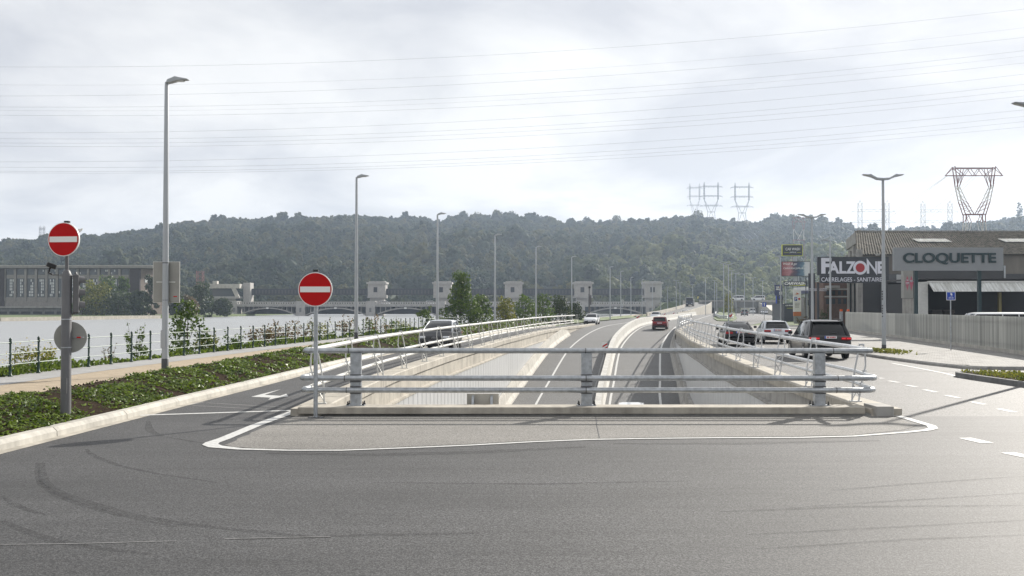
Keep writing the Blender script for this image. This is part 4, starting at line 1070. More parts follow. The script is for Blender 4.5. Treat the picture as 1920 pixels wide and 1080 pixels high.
car('car', 'black estate car with roof rails and lit tail lamps on the service road', 'suv', pt_black, 14.05, 49.0, 0.006, 0.06, GR, lit=True, plate_z=0.98, rails=True)
car('car', 'silver hatchback between the two black cars on the service road', 'hatch', pt_silver, 16.85, 69.0, 0.006, 0.09, GR, plate_z=0.86)
car('car', 'black saloon behind the right railing, leftmost of the three cars', 'sedan', pt_black, 13.55, 64.6, 0.006, 0.09, GR, plate_z=0.84)
car('car', 'dark red small car driving away up the underpass', 'small', pt_red, Cx(124) + 3.25, 124.0, UZ(124) + 0.01, 0.2, plate_z=0.75)
car('car', 'black car with painted roof glare facing us behind the white left railing', 'cross', pt_black, Cx(58) - 8.45, 58.6, 0.006, math.pi + 0.10, emblem=True, top=pt_silver)  # silver roof and pillars stand in for sun glare on black paint
car('car', 'white car facing us behind the dark camera mast', 'hatch', pt_white, 10.7, 143.0, 0.006, math.pi + 0.2)
car('car', 'white roofed vehicle just topping the edge beam down in the underpass', 'suv', pt_white, Cx(60) + 1.95, 60.0, UZ(60) + 0.01, 0.12)
GF = 'distant cars on the main road'
car('car', 'pale oncoming car left of the red car, beyond the median', 'hatch', pt_silver, Cx(202) - 3.2, 202, 0.01, math.pi + .25, GF, detail=1)
b = g(1399.5, 592); car('car', 'grey car driving away beyond the median tree', 'suv', pt_grey, b.x, b.y + 2.4, 0.01, 0.2, GF, detail=1)
b = g(1411, 588.5); car('van', 'white oncoming van just right of the grey car', 'van', pt_white, b.x, b.y, 0.01, math.pi + .2, GF, 'van', detail=1)
b = g(1431, 588.5); car('car', 'white car at the foot of the right ramp', 'hatch', pt_white, b.x, b.y, 0.01, math.pi + .2, GF, detail=1)
car('car', 'pale car coming down the right ramp', 'hatch', pt_silver, 91, 362, 1.95, math.pi + .17, GF, detail=1)
car('car', 'pale car left of the white van at the road fork', 'hatch', pt_silver, g(1391, 588).x, 345, 0.01, math.pi + .2, GF, detail=1)
for i, (Y, m_, lab) in enumerate(((300, pt_white, 'white car first in the line of oncoming traffic behind the median'), (309, pt_grey, 'grey car second in the line behind the median'), (318, pt_white, 'white car third in the line behind the median'), (328, pt_silver, 'silver car fourth in the line behind the median'), (338, pt_white, 'white car fifth in the line behind the median'))):
    car('car', lab, 'hatch', m_, Cx(Y) - 2.6, Y, 0.01, math.pi + .2, 'oncoming cars behind the median', detail=1)
car('car', 'red car high on the left ramp', 'hatch', pt_red, 63.0, 378, 2.95, .25, GF, detail=1)
car('van', 'white van crossing the overpass left of the ramp', 'van', pt_white, (1382 - 960) * .202, 404, 4.75, R(-90), 'vehicles on the overpass', 'van', detail=1)
car('van', 'long white vehicle crossing the overpass above the ramp', 'van', pt_white, (1421 - 960) * .202, 404, 4.75, R(-90), 'vehicles on the overpass', 'van', detail=1)
car('van', 'white van on the arch bridge right of the first weir tower', 'van', pt_white, (722 - 960) * .2545, 509, 3.35, R(90), 'vehicles on the arch bridge', 'van', detail=1)
car('van', 'white van on the arch bridge left of the second weir tower', 'van', pt_white, (809 - 960) * .2545, 509, 3.35, R(90), 'vehicles on the arch bridge', 'van', detail=1)
car('van', 'white van parked behind the slatted fence', 'van', pt_white, 29.3, 66.0, 0.0, R(-84), None, 'van', detail=1)
car('car', 'dark car parked behind the left part of the slatted fence', 'hatch', pt_black, 33.4, 93.0, 0.0, R(-75), None, detail=1)
car('car', 'white car roof showing over the fence beside the white shed panel', 'hatch', pt_white, 33.0, 85.0, 0.0, R(-84), None, detail=1)
# lorry on the left ramp
t = thing('lorry', 'dark lorry coming down the left ramp', 'lorry', (61.5, 368, 2.66), math.pi - .25)
MB().span((-1.2, -3.4, .9), (1.2, 1.7, 2.5)).build('load_body', pt_grey, t, bevel=.05)
MB().prism([(1.8, .6), (3.6, .6), (3.6, 1.7), (3.35, 2.9), (1.8, 3.0)], (-1.15, 0, 0), (0, 1, 0), (0, 0, 1), (2.3, 0, 0)).build('cab', pt_navy, t, bevel=.05)
MB().prism([(3.61, 1.75), (3.4, 2.75), (3.45, 2.75), (3.66, 1.75)], (-1.0, 0, 0), (0, 1, 0), (0, 0, 1), (2.0, 0, 0)).build('windscreen', m_glass, t)
MB().span((-1.1, -3.3, .5), (1.1, 3.4, .8)).build('chassis', m_dark, t)
for y in (-2.4, -1.2, 2.6):
    for sx in (-1, 1): MB().lathe([(.5, -.15), (.5, .15)], c=(sx * 1.0, y, .5), n=14, axis='X').build('wheel', m_tyre, t)
for sx in (-.8, .8): MB().span((sx - .15, 3.6, .8), (sx + .15, 3.66, 1.0)).build('headlamp', m_head, t)

# ================================================================ far bank, weir, power station
m_weir = concrete('weir_concrete', (0.36, 0.345, 0.325), 0.2)
m_girder = M('dark_girder_paint', (0.02, 0.022, 0.026), 0.6, var=0.2, vs=1.0)
m_shadow = M('painted_shade', (0.03, 0.032, 0.036), 0.8)  # near-black colour stands in for shade in openings and interiors
m_pane = M('window_glass_painted_sky', (0.6, 0.61, 0.6), 0.12, spec=0.7)  # pale colour stands in for bright sky seen through the panes
m_paned = M('window_glass_dark', (0.07, 0.08, 0.085), 0.12, spec=0.7)
m_brick = M('dark_brown_brick', (0.045, 0.036, 0.034), 0.85, var=0.2, vs=1.5)
m_brick2 = M('brown_brick', (0.20, 0.16, 0.135), 0.85, var=0.2, vs=1.5)
m_plant = concrete('power_station_render', (0.25, 0.235, 0.215), 0.25)
# far left bank and its quay wall
q0, q1, q2 = g(-420, 608, -1.8), g(0, 602.5, -1.8), g(300, 597, -1.8)
far = [(q0.x, q0.y), (q1.x, q1.y), (q2.x, q2.y), (q2.x + 5, q2.y + 40), (-124, 512), (-124, 640), (-900, 640), (-900, q0.y)]
o = MB().prism(far, (0, 0, -2.6), (1, 0, 0), (0, 1, 0), (0, 0, 1.75)).build('far_bank', m_grassland); struct(o)
qw = thing('quay_wall', 'long low pale concrete quay wall across the water', 'quay wall', (0, 0, 0))
pq = [q0, q0.lerp(q1, 0.5), q1, q1.lerp(q2, 0.25), q1.lerp(q2, 0.5), q1.lerp(q2, 0.75), q2]
for a, b in zip(pq, pq[1:]):
    a2, b2 = a.lerp(b, 0.002), a.lerp(b, 0.998)
    MB().bar((a2.x, a2.y - 0.5, -1.35), (b2.x, b2.y - 0.5, -1.35), 1.0, 1.35).build('wall_section', m_conc, qw)
# power station
YP = 455.0; s = YP / 2000
def pz(y): return CAMH - (y - 576) * s
def px_(x): return (x - 960) * s
ps = thing('power_station', 'long power station with tall gridded windows and brick ends', 'building', (px_(140), YP, -0.85)); ox = px_(140); oz = 0.85
def B(name, x0, x1, y0, y1, d0, d1, mat, par=ps):
    return MB().span((px_(x0) - ox, d0, pz(y1) + oz), (px_(x1) - ox, d1, pz(y0) + oz)).build(name, mat, par)
B('body', -240, 262, 503, 588, 1.2, 26, m_plant)
B('roof_slab', -242, 287, 498.5, 502.6, -0.6, 30, m_plant)
B('roof_edge', -242, 287, 497.2, 498.4, -0.3, 1.0, m_conc_lt)
B('end_block', 243.5, 262.3, 504, 588, -0.2, 1.19, m_brick)
B('end_block', -8, 7.5, 504, 588, -0.2, 1.19, m_brick)
# side face, turned away to the right
a, b = Vector((px_(262.5) - ox, 1.0, 0)), Vector((px_(286) - ox, 14, 0))
MB().prism([(a.x, a.y), (b.x, b.y), (b.x, b.y + 12), (a.x, b.y + 12)], (0, 0, 0), (1, 0, 0), (0, 1, 0), (0, 0, pz(503) + oz)).build('side_wall', m_brick2, ps)
c = a.lerp(b, 0.18); d = a.lerp(b, 0.42)
MB().bar((c.x, c.y - 0.12, pz(525) + oz), (d.x, d.y - 0.12, pz(525) + oz), 0.2, 2.0).build('side_window', m_pane, ps)
for i in range(-11, 12):
    x0 = 10 + i * 19.6
    if -16 < x0 < 6 or x0 > 240: continue
    if -30 > x0 > -32: continue
    win = B('window', x0, x0 + 14.4, 504.5, 557, 0.95, 1.18, m_paned)
    for k_ in range(7):
        # panes in five columns, some painted pale for sky showing through
        pass
    for cx in range(5):
        for (ya, yb, rows) in ((505, 514.5, 2), (523, 556, 6)):
            for r_ in range(rows):
                y0_ = ya + (yb - ya) * r_ / rows; y1_ = ya + (yb - ya) * (r_ + 1) / rows
                xa = x0 + 14.4 * cx / 5
                B('pane', xa + 0.5, xa + 2.4, y0_ + 0.6, y1_ - 0.6, 0.88, 0.93, m_pane if (rng.random() < (0.85 if cx in (2, 3) and rows == 6 else 0.12)) else m_paned, win)
    B('transom', x0, x0 + 14.4, 515, 522, 0.86, 0.97, m_plant, win)
    B('pilaster', x0 - 4.6, x0 - 0.4, 503.2, 565, 0.2, 1.15, m_plant)
B('plinth', -240, 243, 557.5, 575, 0.5, 1.18, m_plant)
B('base_ledge', -240, 246, 574.5, 577.5, -3.5, 0.45, m_conc_gr)
B('base_wall', -240, 246, 577.6, 590, -2.8, 0.4, m_conc_dk)
for x0 in (2, 24, 46, 68, 90, 112, 134): B('intake_opening', x0, x0 + 17, 584, 588.5, -2.95, -2.85, m_shadow)
# weir with towers and road bridge in front
YW = 520.0; s = YW / 2000; ox = px_(700); oz = 1.9
wb = thing('weir', 'weir of concrete gate towers joined by dark girders', 'weir', (ox, YW, -1.9))
def BW(name, x0, x1, y0, y1, d0, d1, mat, par=wb):
    return MB().span((px_(x0) - ox, d0, pz(y1) + oz), (px_(x1) - ox, d1, pz(y0) + oz)).build(name, mat, par)
tw = (706, 829, 963, 1094, 1225)
for i, c in enumerate(tw):
    h = 18 if i < 4 else 17.5
    t_ = BW('tower', c - h + 1.5, c + h - 1.5, 532, 557, 0, 9, m_weir)
    BW('tower_cornice', c - h - .8, c + h + .8, 529, 532.3, -0.8, 9.8, m_weir, t_)
    BW('tower_roof', c - h + 3, c + h - 3, 527.3, 528.9, 0.5, 8.5, m_weir, t_)
    BW('tower_foot', c - 12.5, c + 13, 557.1, 596, 0.8, 8, m_weir, t_)
    BW('foot_corbel', c - h + 1, c + h - 1, 555.5, 558.5, -0.4, 9.3, m_weir, t_)
    if i < 4: BW('tower_window', c - 5.5, c + 1.5, 538.5, 548, -0.25, 0.2, m_girder, t_)
    else:
        for q in (-4.5, 1): BW('tower_window', c + q - 1.2, c + q + 1.8, 538.5, 548, -0.25, 0.2, m_girder, t_)
ed = [464] + list(tw)
for i in range(5):
    a, b = ed[i] + (17 if i else 4), ed[i+1] - 17
    gd = BW('girder', a, b, 541, 553, 3, 6, m_girder)
    n = max(4, int((b - a) / 6))
    for j in range(n):
        xx = a + (b - a) * (j + 0.3) / n
        BW('girder_opening', xx, xx + 2.6, 543.5, 550.5, 2.85, 2.98, m_lampband, gd)
BW('end_tower', 456, 469, 530, 566, 0, 7, m_weir)
# control house on the left bank
ch = thing('control_house', 'white flat-roofed control house left of the weir', 'building', (px_(432), YW - 6, -0.85)); oxc = px_(432)
def BC(name, x0, x1, y0, y1, d0, d1, mat): return MB().span((px_(x0) - oxc, d0, pz(y1) + 0.85), (px_(x1) - oxc, d1, pz(y0) + 0.85)).build(name, mat, ch)
BC('roof', 398, 455, 533, 541, 0, 9, m_conc_lt); BC('cabin', 403, 443, 541, 556, 1.5, 8, m_paned); BC('floor', 398, 452, 556, 560, 0.3, 9, m_weir)
MB().prism([(px_(440) - oxc, pz(541) + .85), (px_(447) - oxc, pz(541) + .85), (px_(455) - oxc, pz(558) + .85), (px_(448) - oxc, pz(558) + .85)], (0, -0.3, 0), (1, 0, 0), (0, 0, 1), (0, 2, 0)).build('raking_column', m_conc_lt, ch)
BC('base', 405, 440, 560, 592, 2, 8, m_weir); BC('roof_box', 403, 411, 527, 533, 2, 5, m_conc_lt)
# arched road bridge
YB = 507.0; s = YB / 2000; ox = px_(700); oz = 1.9
rb = thing('arch_bridge', 'low concrete road bridge of flat arches crossing the river', 'bridge', (ox, YB, -1.9))
def BB(name, x0, x1, y0, y1, d0, d1, mat, par=rb): return MB().span((px_(x0) - ox, d0, pz(y1) + oz), (px_(x1) - ox, d1, pz(y0) + oz)).build(name, mat, par)
BB('deck', 436, 1240, 571.4, 575, -0.6, 9, m_conc_gr)
BB('parapet', 436, 1240, 565.6, 567.2, -0.4, 0, m_weir); BB('parapet_base', 436, 1240, 569.6, 571.2, -0.5, 0.1, m_weir)
me = None
for x in frange(438, 1238, 4.6):
    if me is None: p_ = MB().span((-0.28, -0.35, pz(569.6) + oz), (0.28, -0.05, pz(567.2) + oz)).build('baluster', m_weir, rb); me = p_.data
    else: p_ = obj('baluster', me, rb)
    p_.location = (px_(x) - ox, 0, 0)
pr = [436] + [564 + 131 * i for i in range(-1 + 1, 6)]
pr = [440, 564, 695, 826, 957, 1088, 1219]
for i, c in enumerate(pr):
    w = 8.5 if i else 5
    p_ = BB('pier', c - w, c + w, 564.6, 594, -1.0, 9, m_weir)
    BB('pier_niche', c - 2, c + 2, 577, 585, -1.1, -0.9, m_conc_dk, p_)
for a, b in zip(pr, pr[1:]):
    rr = []; n = 12; x0, x1 = a + 8.6, b - 8.6
    for j in range(n + 1):
        u = j / n; x = px_(x0 + (x1 - x0) * u) - ox; y = 590 - 13.5 * (1 - (2*u - 1) ** 2)
        z = pz(y) + oz
        rr.append([(x, 0, z), (x, 8, z), (x, 8, z - 0.55), (x, 0, z - 0.55)])
    MB().loft(rr).build('arch_rib', m_weir, rb)
    for j in range(1, n):
        u = j / n; y = 590 - 13.5 * (1 - (2*u - 1) ** 2); xm = x0 + (x1 - x0) * u
        if y > 577.5: BB('spandrel_post', xm - 0.5, xm + 0.5, 575.1, y - 0.2, 0.2, 7.5, m_weir)
    BB('gate', x0, x1, 575.2, 589, 8.1, 8.5, m_shadow)
    BB('navigation_board', (x0 + x1) / 2 - 2.2, (x0 + x1) / 2 + 2.2, 576.2, 579, -1.0, -0.7, m_white)
# abutment embankment on the right that carries the bridge road on to the overpass
em = [(66, 0), (72, 4.6), (300, 4.6), (310, 0)]
o = MB().prism([(x, z) for x, z in em], (0, 500, -0.02), (1, 0, 0), (0, 0, 1), (0, 24, 0)).build('embankment', m_grassland); struct(o)

# overpass with dark wall, ramps either side
ov = thing('overpass', 'dark walled overpass crossing the far main road', 'overpass', (85, 400, 0))
s = 400 / 2000
MB().span((px_(1317) - 85, 0, pz(577)), (px_(1456) - 85, 9, pz(565.5))).build('wall', m_conc_dk, ov)
MB().span((px_(1315) - 85, -0.2, pz(565.2)), (px_(1470) - 85, 0.1, pz(563))).build('parapet', m_conc_gr, ov)
for x in (1345, 1386, 1428): MB().span((px_(x) - 85.6, 1, -0.1), (px_(x) - 84.4, 8, pz(577.2))).build('pier', m_conc_gr, ov)
def ramp(name, label, pts, w, zs, mat, rail, wallmat):
    t = thing(name, label, 'ramp', (0, 0, 0)); n = len(pts)
    rr = [[(x - w/2, y, -0.1), (x - w/2, y, z), (x + w/2, y, z), (x + w/2, y, -0.1)] for (x, y), z in zip(pts, zs)]
    MB().loft(rr).build('roadway', mat, t)
    for sgn in (-1, 1):
        rr = [[(x + sgn * w/2, y, z), (x + sgn * w/2, y, z + rail), (x + sgn * (w/2 + 0.3), y, z + rail), (x + sgn * (w/2 + 0.3), y, -0.1)] for (x, y), z in zip(pts, zs)]
        MB().loft(rr).build('parapet', wallmat, t)
    return t
ramp('ramp', 'pale ramp climbing on the left towards the bridge road', [(38, 270), (45, 295), (53, 325), (61, 355), (69, 390), (78, 440), (84, 500)], 7.5, [0.05, 0.5, 1.3, 2.2, 3.2, 4.2, 4.6], m_asphalt_r, 0.9, m_conc)
ramp('ramp', 'pale ramp climbing on the right of the overpass', [(78, 300), (84, 330), (90, 360), (96, 395), (101, 430), (105, 470)], 8.0, [0.05, 0.7, 1.8, 3.0, 4.0, 4.6], m_conc_lt, 0.9, m_conc_lt)
# guard rail around the median tip
t = thing('median_guard_rail', 'curved low steel guard rail around the median with the small tree', 'guard rail', (0, 0, 0))
gp = [g(1374, 598), g(1362, 599.5), g(1351, 598.5), g(1342, 594), g(1341, 589), g(1346, 586)]
MB().tube([p + Vector((0, 0, 0.62)) for p in gp], 0.14, 6).build('beam', m_galv, t)
MB().tube([p + Vector((0, 0, 0.32)) for p in gp], 0.12, 6).build('beam', m_galv, t)
for p in gp: MB().span((p.x - .06, p.y - .06, 0), (p.x + .06, p.y + .06, 0.7)).build('post', m_galv, t)
o = MB().prism([(p.x, p.y) for p in [g(1338, 598), g(1345, 602), g(1373, 603), g(1382, 598), g(1378, 588), g(1345, 585)]], (0, 0, -0.02), (1, 0, 0), (0, 1, 0), (0, 0, 0.14)).build('median_verge', m_grassland); struct(o)

# trees on the far bank
GL = 'trees on the far left bank'
for i, (px, yb, yt, w, Y, m_, lab) in enumerate((
        (180, 592, 525, 62, 415, m_leaf_y, 'yellow-green tree just right of the traffic light'), (200, 590, 514, 52, 425, m_leaf, 'tallest rounded tree in front of the power station'),
        (231, 590, 516, 30, 430, m_leaf, 'narrow tree before the brick end of the power station'), (222, 592, 552, 90, 412, m_leaf_d, 'wide low dark bush in front of the power station'),
        (283, 592, 513, 32, 420, m_leaf_d, 'dark tree just left of the tallest lamp'), (262, 592, 545, 40, 415, m_leaf_d, 'low dark tree left of the sign back'),
        (330, 592, 545, 44, 418, m_leaf_d, 'dark low tree right of the sign back'), (378, 592, 527, 50, 435, m_leaf_d, 'broad dark tree between sign back and control house'),
        (355, 592, 556, 40, 425, m_leaf_b, 'rusty bush beyond the bright sapling'), (418, 592, 560, 36, 440, m_leaf_d, 'low dark tree at the left end of the arch bridge'))):
    q = Y / 2000; b = Vector(((px - 960) * q, Y, -0.9)); h = CAMH + 0.9 - (yt - 576) * q
    tree('far_bank_tree', lab, 'tree', b, h, w * q, m_, 1500, 0.95, GL, trunk=0.7, low=0.03)
for px, yt, w, lab in ((155, 540, 40, 'green tree partly behind the traffic light'),):
    q = 420 / 2000; tree('far_bank_tree', lab, 'tree', Vector(((px - 960) * q, 420, -0.9)), CAMH + .9 - (yt - 576) * q, w * q, m_leaf, 900, 0.95, GL, trunk=0.6, low=0.03)

# ================================================================ wooded hill
ridge = linear([(-900, 470), (-300, 462), (0, 452), (100, 441), (200, 436), (270, 428), (330, 413), (420, 406), (520, 406), (600, 403), (700, 401), (770, 407), (830, 412), (870, 404), (950, 405), (1040, 412), (1130, 410), (1200, 409), (1290, 402),
                (1310, 400), (1350, 408), (1425, 414), (1445, 404), (1500, 408), (1570, 418), (1620, 428), (1680, 424), (1760, 420), (1830, 412), (1920, 404), (2100, 398), (2800, 420)])
def hill_z(px, Y):
    Yr = 1450.0
    zr = CAMH + (576 - ridge(px)) * Yr / 2000 - 9
    t = max(0.0, min(1.25, (Y - 655) / (Yr - 655)))
    if t <= 1: f = t ** 0.92 if t > 0 else 0
    else: f = 1 - (t - 1) * 0.5
    a = (px - 960) / 2000 * Y
    lump = 9 * noise.noise((a * 0.006, Y * 0.006, 2)) * math.sin(min(1, t) * math.pi)
    return zr * f + lump - 0.5
cols = frange(-900, 2800, 40); rows = frange(640, 1650, 26)
vs = []; fs = []; w = len(cols)
for Y in rows:
    for px in cols: vs.append(((px - 960) / 2000 * Y, Y, hill_z(px, Y)))
for i in range(len(rows) - 1):
    for j in range(w - 1): fs.append((i*w + j, i*w + j + 1, (i+1)*w + j + 1, (i+1)*w + j))
m_hill = M('forest_floor', (0.035, 0.045, 0.02), 0.95, var=0.3, vs=0.02)
struct(raw('hill', vs, fs, m_hill, smooth=True))
# plain beyond, to the horizon
struct(raw('far_plain', [(-3000, 690, -3.2), (3000, 690, -3.2), (3000, 2400, -3.2), (-3000, 2400, -3.2)], [(0, 1, 2, 3)], m_hill))
# crowns: one mass of trees, instanced from four lumpy crowns
m_forest = bpy.data.materials.new('forest_leaves'); m_forest.use_nodes = True
_t = m_forest.node_tree; _b = _t.nodes['Principled BSDF']; _b.inputs['Roughness'].default_value = 0.7; _b.inputs['Specular IOR Level'].default_value = 0.15
_oi = _t.nodes.new('ShaderNodeObjectInfo'); _geo = _t.nodes.new('ShaderNodeNewGeometry')
_n = _t.nodes.new('ShaderNodeTexNoise'); _n.inputs['Scale'].default_value = 0.012; _n.inputs['Detail'].default_value = 3; _t.links.new(_geo.outputs['Position'], _n.inputs['Vector'])
_m = _t.nodes.new('ShaderNodeMath'); _m.operation = 'MULTIPLY_ADD'; _m.inputs[1].default_value = 0.5; _t.links.new(_oi.outputs['Random'], _m.inputs[0])
_s = _t.nodes.new('ShaderNodeMath'); _s.operation = 'SUBTRACT'; _s.inputs[1].default_value = 0.25; _t.links.new(_n.outputs[0], _s.inputs[0]); _t.links.new(_s.outputs[0], _m.inputs[2])
_r = _t.nodes.new('ShaderNodeValToRGB'); e = _r.color_ramp.elements
e[0].position = 0.1; e[0].color = (0.014, 0.026, 0.012, 1); e[1].position = 0.85; e[1].color = (0.10, 0.095, 0.026, 1)
x_ = e.new(0.5); x_.color = (0.036, 0.056, 0.02, 1)
_t.links.new(_m.outputs[0], _r.inputs[0])
# leaf colour turns paler yellow-green at the foot of the slope on the right
_sp2 = _t.nodes.new('ShaderNodeSeparateXYZ'); _t.links.new(_geo.outputs['Position'], _sp2.inputs[0])
_mx1 = _t.nodes.new('ShaderNodeMapRange'); _mx1.inputs[1].default_value = 20; _mx1.inputs[2].default_value = 190; _t.links.new(_sp2.outputs['X'], _mx1.inputs[0])
_mx2 = _t.nodes.new('ShaderNodeMapRange'); _mx2.inputs[1].default_value = 1060; _mx2.inputs[2].default_value = 860; _t.links.new(_sp2.outputs['Y'], _mx2.inputs[0])
_mm = _t.nodes.new('ShaderNodeMath'); _mm.operation = 'MULTIPLY'; _t.links.new(_mx1.outputs[0], _mm.inputs[0]); _t.links.new(_mx2.outputs[0], _mm.inputs[1])
_mm2 = _t.nodes.new('ShaderNodeMath'); _mm2.operation = 'MULTIPLY'; _t.links.new(_mm.outputs[0], _mm2.inputs[0]); _t.links.new(_oi.outputs['Random'], _mm2.inputs[1])
_cm = _t.nodes.new('ShaderNodeMix'); _cm.data_type = 'RGBA'; _cm.inputs[7].default_value = (0.21, 0.23, 0.06, 1); _t.links.new(_mm2.outputs[0], _cm.inputs[0]); _t.links.new(_r.outputs[0], _cm.inputs[6]); _r = _cm
_t.links.new(_r.outputs[2], _b.inputs['Base Color'])
_tr = _t.nodes.new('ShaderNodeBsdfTranslucent'); _t.links.new(_r.outputs[2], _tr.inputs[0])
_mx = _t.nodes.new('ShaderNodeMixShader'); _mx.inputs[0].default_value = 0.3; _t.links.new(_b.outputs[0], _mx.inputs[1]); _t.links.new(_tr.outputs[0], _mx.inputs[2]); _t.links.new(_mx.outputs[0], _t.nodes['Material Output'].inputs['Surface'])
kit = bpy.data.collections.new('crown_kinds')
for v in range(4):
    lv, lf = [], []
    cl = []
    for i in range(12):
        a = i * 2.4; f = (i + 0.5) / 12
        rr = 5.4 * (1 - abs(f - 0.35) * 1.15) * rng.uniform(0.35, 0.9)
        cl.append(((math.cos(a) * rr, math.sin(a) * rr, 2.2 + 6.6 * f * (1.0 if v else 1.3)), 2.7 * rng.uniform(0.7, 1.25) * (1.12 - 0.45 * f)))
    lv, lf = crown(cl, 240, 1.15)
    mb = MB()
    for c, r in cl:    # solid heart of each clump so that the crown does not read as confetti
        bmx = bmesh.new(); bmesh.ops.create_icosphere(bmx, subdivisions=1, radius=r * 0.86)
        base = len(lv); lv += [Vector(c) + q_.co * rng.uniform(0.85, 1.12) for q_ in bmx.verts]; lf += [tuple(base + q_.index for q_ in f_.verts) for f_ in bmx.faces]; bmx.free()
    me = bpy.data.meshes.new('crown_kind'); me.from_pydata([tuple(q_) for q_ in lv], [], lf); me.materials.append(m_forest)
    kit.objects.link(bpy.data.objects.new('crown_kind', me))
pts = []; scl = []; idx = []; rot = []
def in_field(px, Y):
    return 1575 < px < 1800 and 1310 < Y < 1440
while len(pts) < 13500:
    Y = math.sqrt(rng.uniform(645**2, 1500**2)); px = rng.uniform(-160, 2080)
    if in_field(px, Y) and rng.random() < 0.97: continue
    if noise.noise(((px - 960) / 2000 * Y * 0.02, Y * 0.02, 5)) < -0.42: continue
    pts.append(((px - 960) / 2000 * Y, Y, hill_z(px, Y) - 1.0))
    big = rng.uniform(1.35, 1.8) if noise.noise((pts[-1][0] * .012, Y * .012, 7)) > .28 else 1.0
    scl.append(rng.uniform(0.6, 1.25) * big * (0.8 if Y > 1380 else 1)); idx.append(rng.randrange(4)); rot.append(rng.uniform(0, 6.28))
me = bpy.data.meshes.new('hill_forest'); me.from_pydata(pts, [], [])
for nm, ty, dat in (('scl', 'FLOAT', scl), ('idx', 'INT', idx), ('rot', 'FLOAT', rot)):
    at_ = me.attributes.new(nm, ty, 'POINT'); at_.data.foreach_set('value', dat)
fo = obj('hill_forest', me); tag(fo, 'hazy wooded hillside in early autumn behind the river', None, kind='stuff')
ng = bpy.data.node_groups.new('plant_forest', 'GeometryNodeTree')
ng.interface.new_socket('Geometry', in_out='INPUT', socket_type='NodeSocketGeometry'); ng.interface.new_socket('Geometry', in_out='OUTPUT', socket_type='NodeSocketGeometry')
gi_, go_ = ng.nodes.new('NodeGroupInput'), ng.nodes.new('NodeGroupOutput')
iop = ng.nodes.new('GeometryNodeInstanceOnPoints'); ci = ng.nodes.new('GeometryNodeCollectionInfo')
ci.inputs['Collection'].default_value = kit; ci.inputs['Separate Children'].default_value = True; ci.inputs['Reset Children'].default_value = True
def na(n_, ty):
    a = ng.nodes.new('GeometryNodeInputNamedAttribute'); a.data_type = ty; a.inputs['Name'].default_value = n_; return a.outputs['Attribute']
cx = ng.nodes.new('ShaderNodeCombineXYZ'); ng.links.new(na('rot', 'FLOAT'), cx.inputs['Z'])
ng.links.new(gi_.outputs[0], iop.inputs['Points']); ng.links.new(ci.outputs[0], iop.inputs['Instance']); iop.inputs['Pick Instance'].default_value = True
ng.links.new(na('idx', 'INT'), iop.inputs['Instance Index']); ng.links.new(cx.outputs[0], iop.inputs['Rotation']); ng.links.new(na('scl', 'FLOAT'), iop.inputs['Scale'])
ng.links.new(iop.outputs[0], go_.inputs[0])
md = fo.modifiers.new('plant_forest', 'NODES'); md.node_group = ng
# pale stubble field on the crest to the right
m_stub = M('stubble_field', (0.30, 0.23, 0.14), 0.95, var=0.2, vs=0.03)
vs = []; fs = []; cols = frange(1560, 1830, 18); rows = frange(1300, 1446, 24); w = len(cols)
for Y in rows:
    for px in cols: vs.append(((px - 960) / 2000 * Y, Y, hill_z(px, Y) + 0.8))
for i in range(len(rows) - 1):
    for j in range(w - 1): fs.append((i*w + j, i*w + j + 1, (i+1)*w + j + 1, (i+1)*w + j))
struct(raw('stubble_field', vs, fs, m_stub, smooth=True))
# skyline trees that stand out one by one
GS = 'single trees standing out on the hill crest'
for px, yt, w, lab in ((868, 397, 28, 'round crest tree above the dense riverside tree'), (895, 399, 24, 'second round crest tree, right of the first'), (936, 395, 20, 'airy crest tree in the middle of the skyline'), (960, 396, 24, 'broad airy crest tree right of the airy one'),
                       (1018, 405, 20, 'small rounded tree on the flat crest'), (1100, 406, 18, 'small crest tree right of the flat crest'), (1157, 404, 22, 'crest tree left of the faint pylons'), (1308, 394, 26, 'round crest tree below the leftmost faint pylon'), (1913, 377, 13, 'tall poplar on the crest at the right edge'), (1455, 400, 24, 'broad crest tree left of the small red pylon')):
    q = 1450 / 2000; zb = hill_z(px, 1450) - 1
    tree('crest_tree', lab, 'tree', Vector(((px - 960) * q, 1450, zb)), CAMH - (yt - 576) * q - zb, w * q, m_forest, 420, 2.0, GS, trunk=1.0, low=0.15)

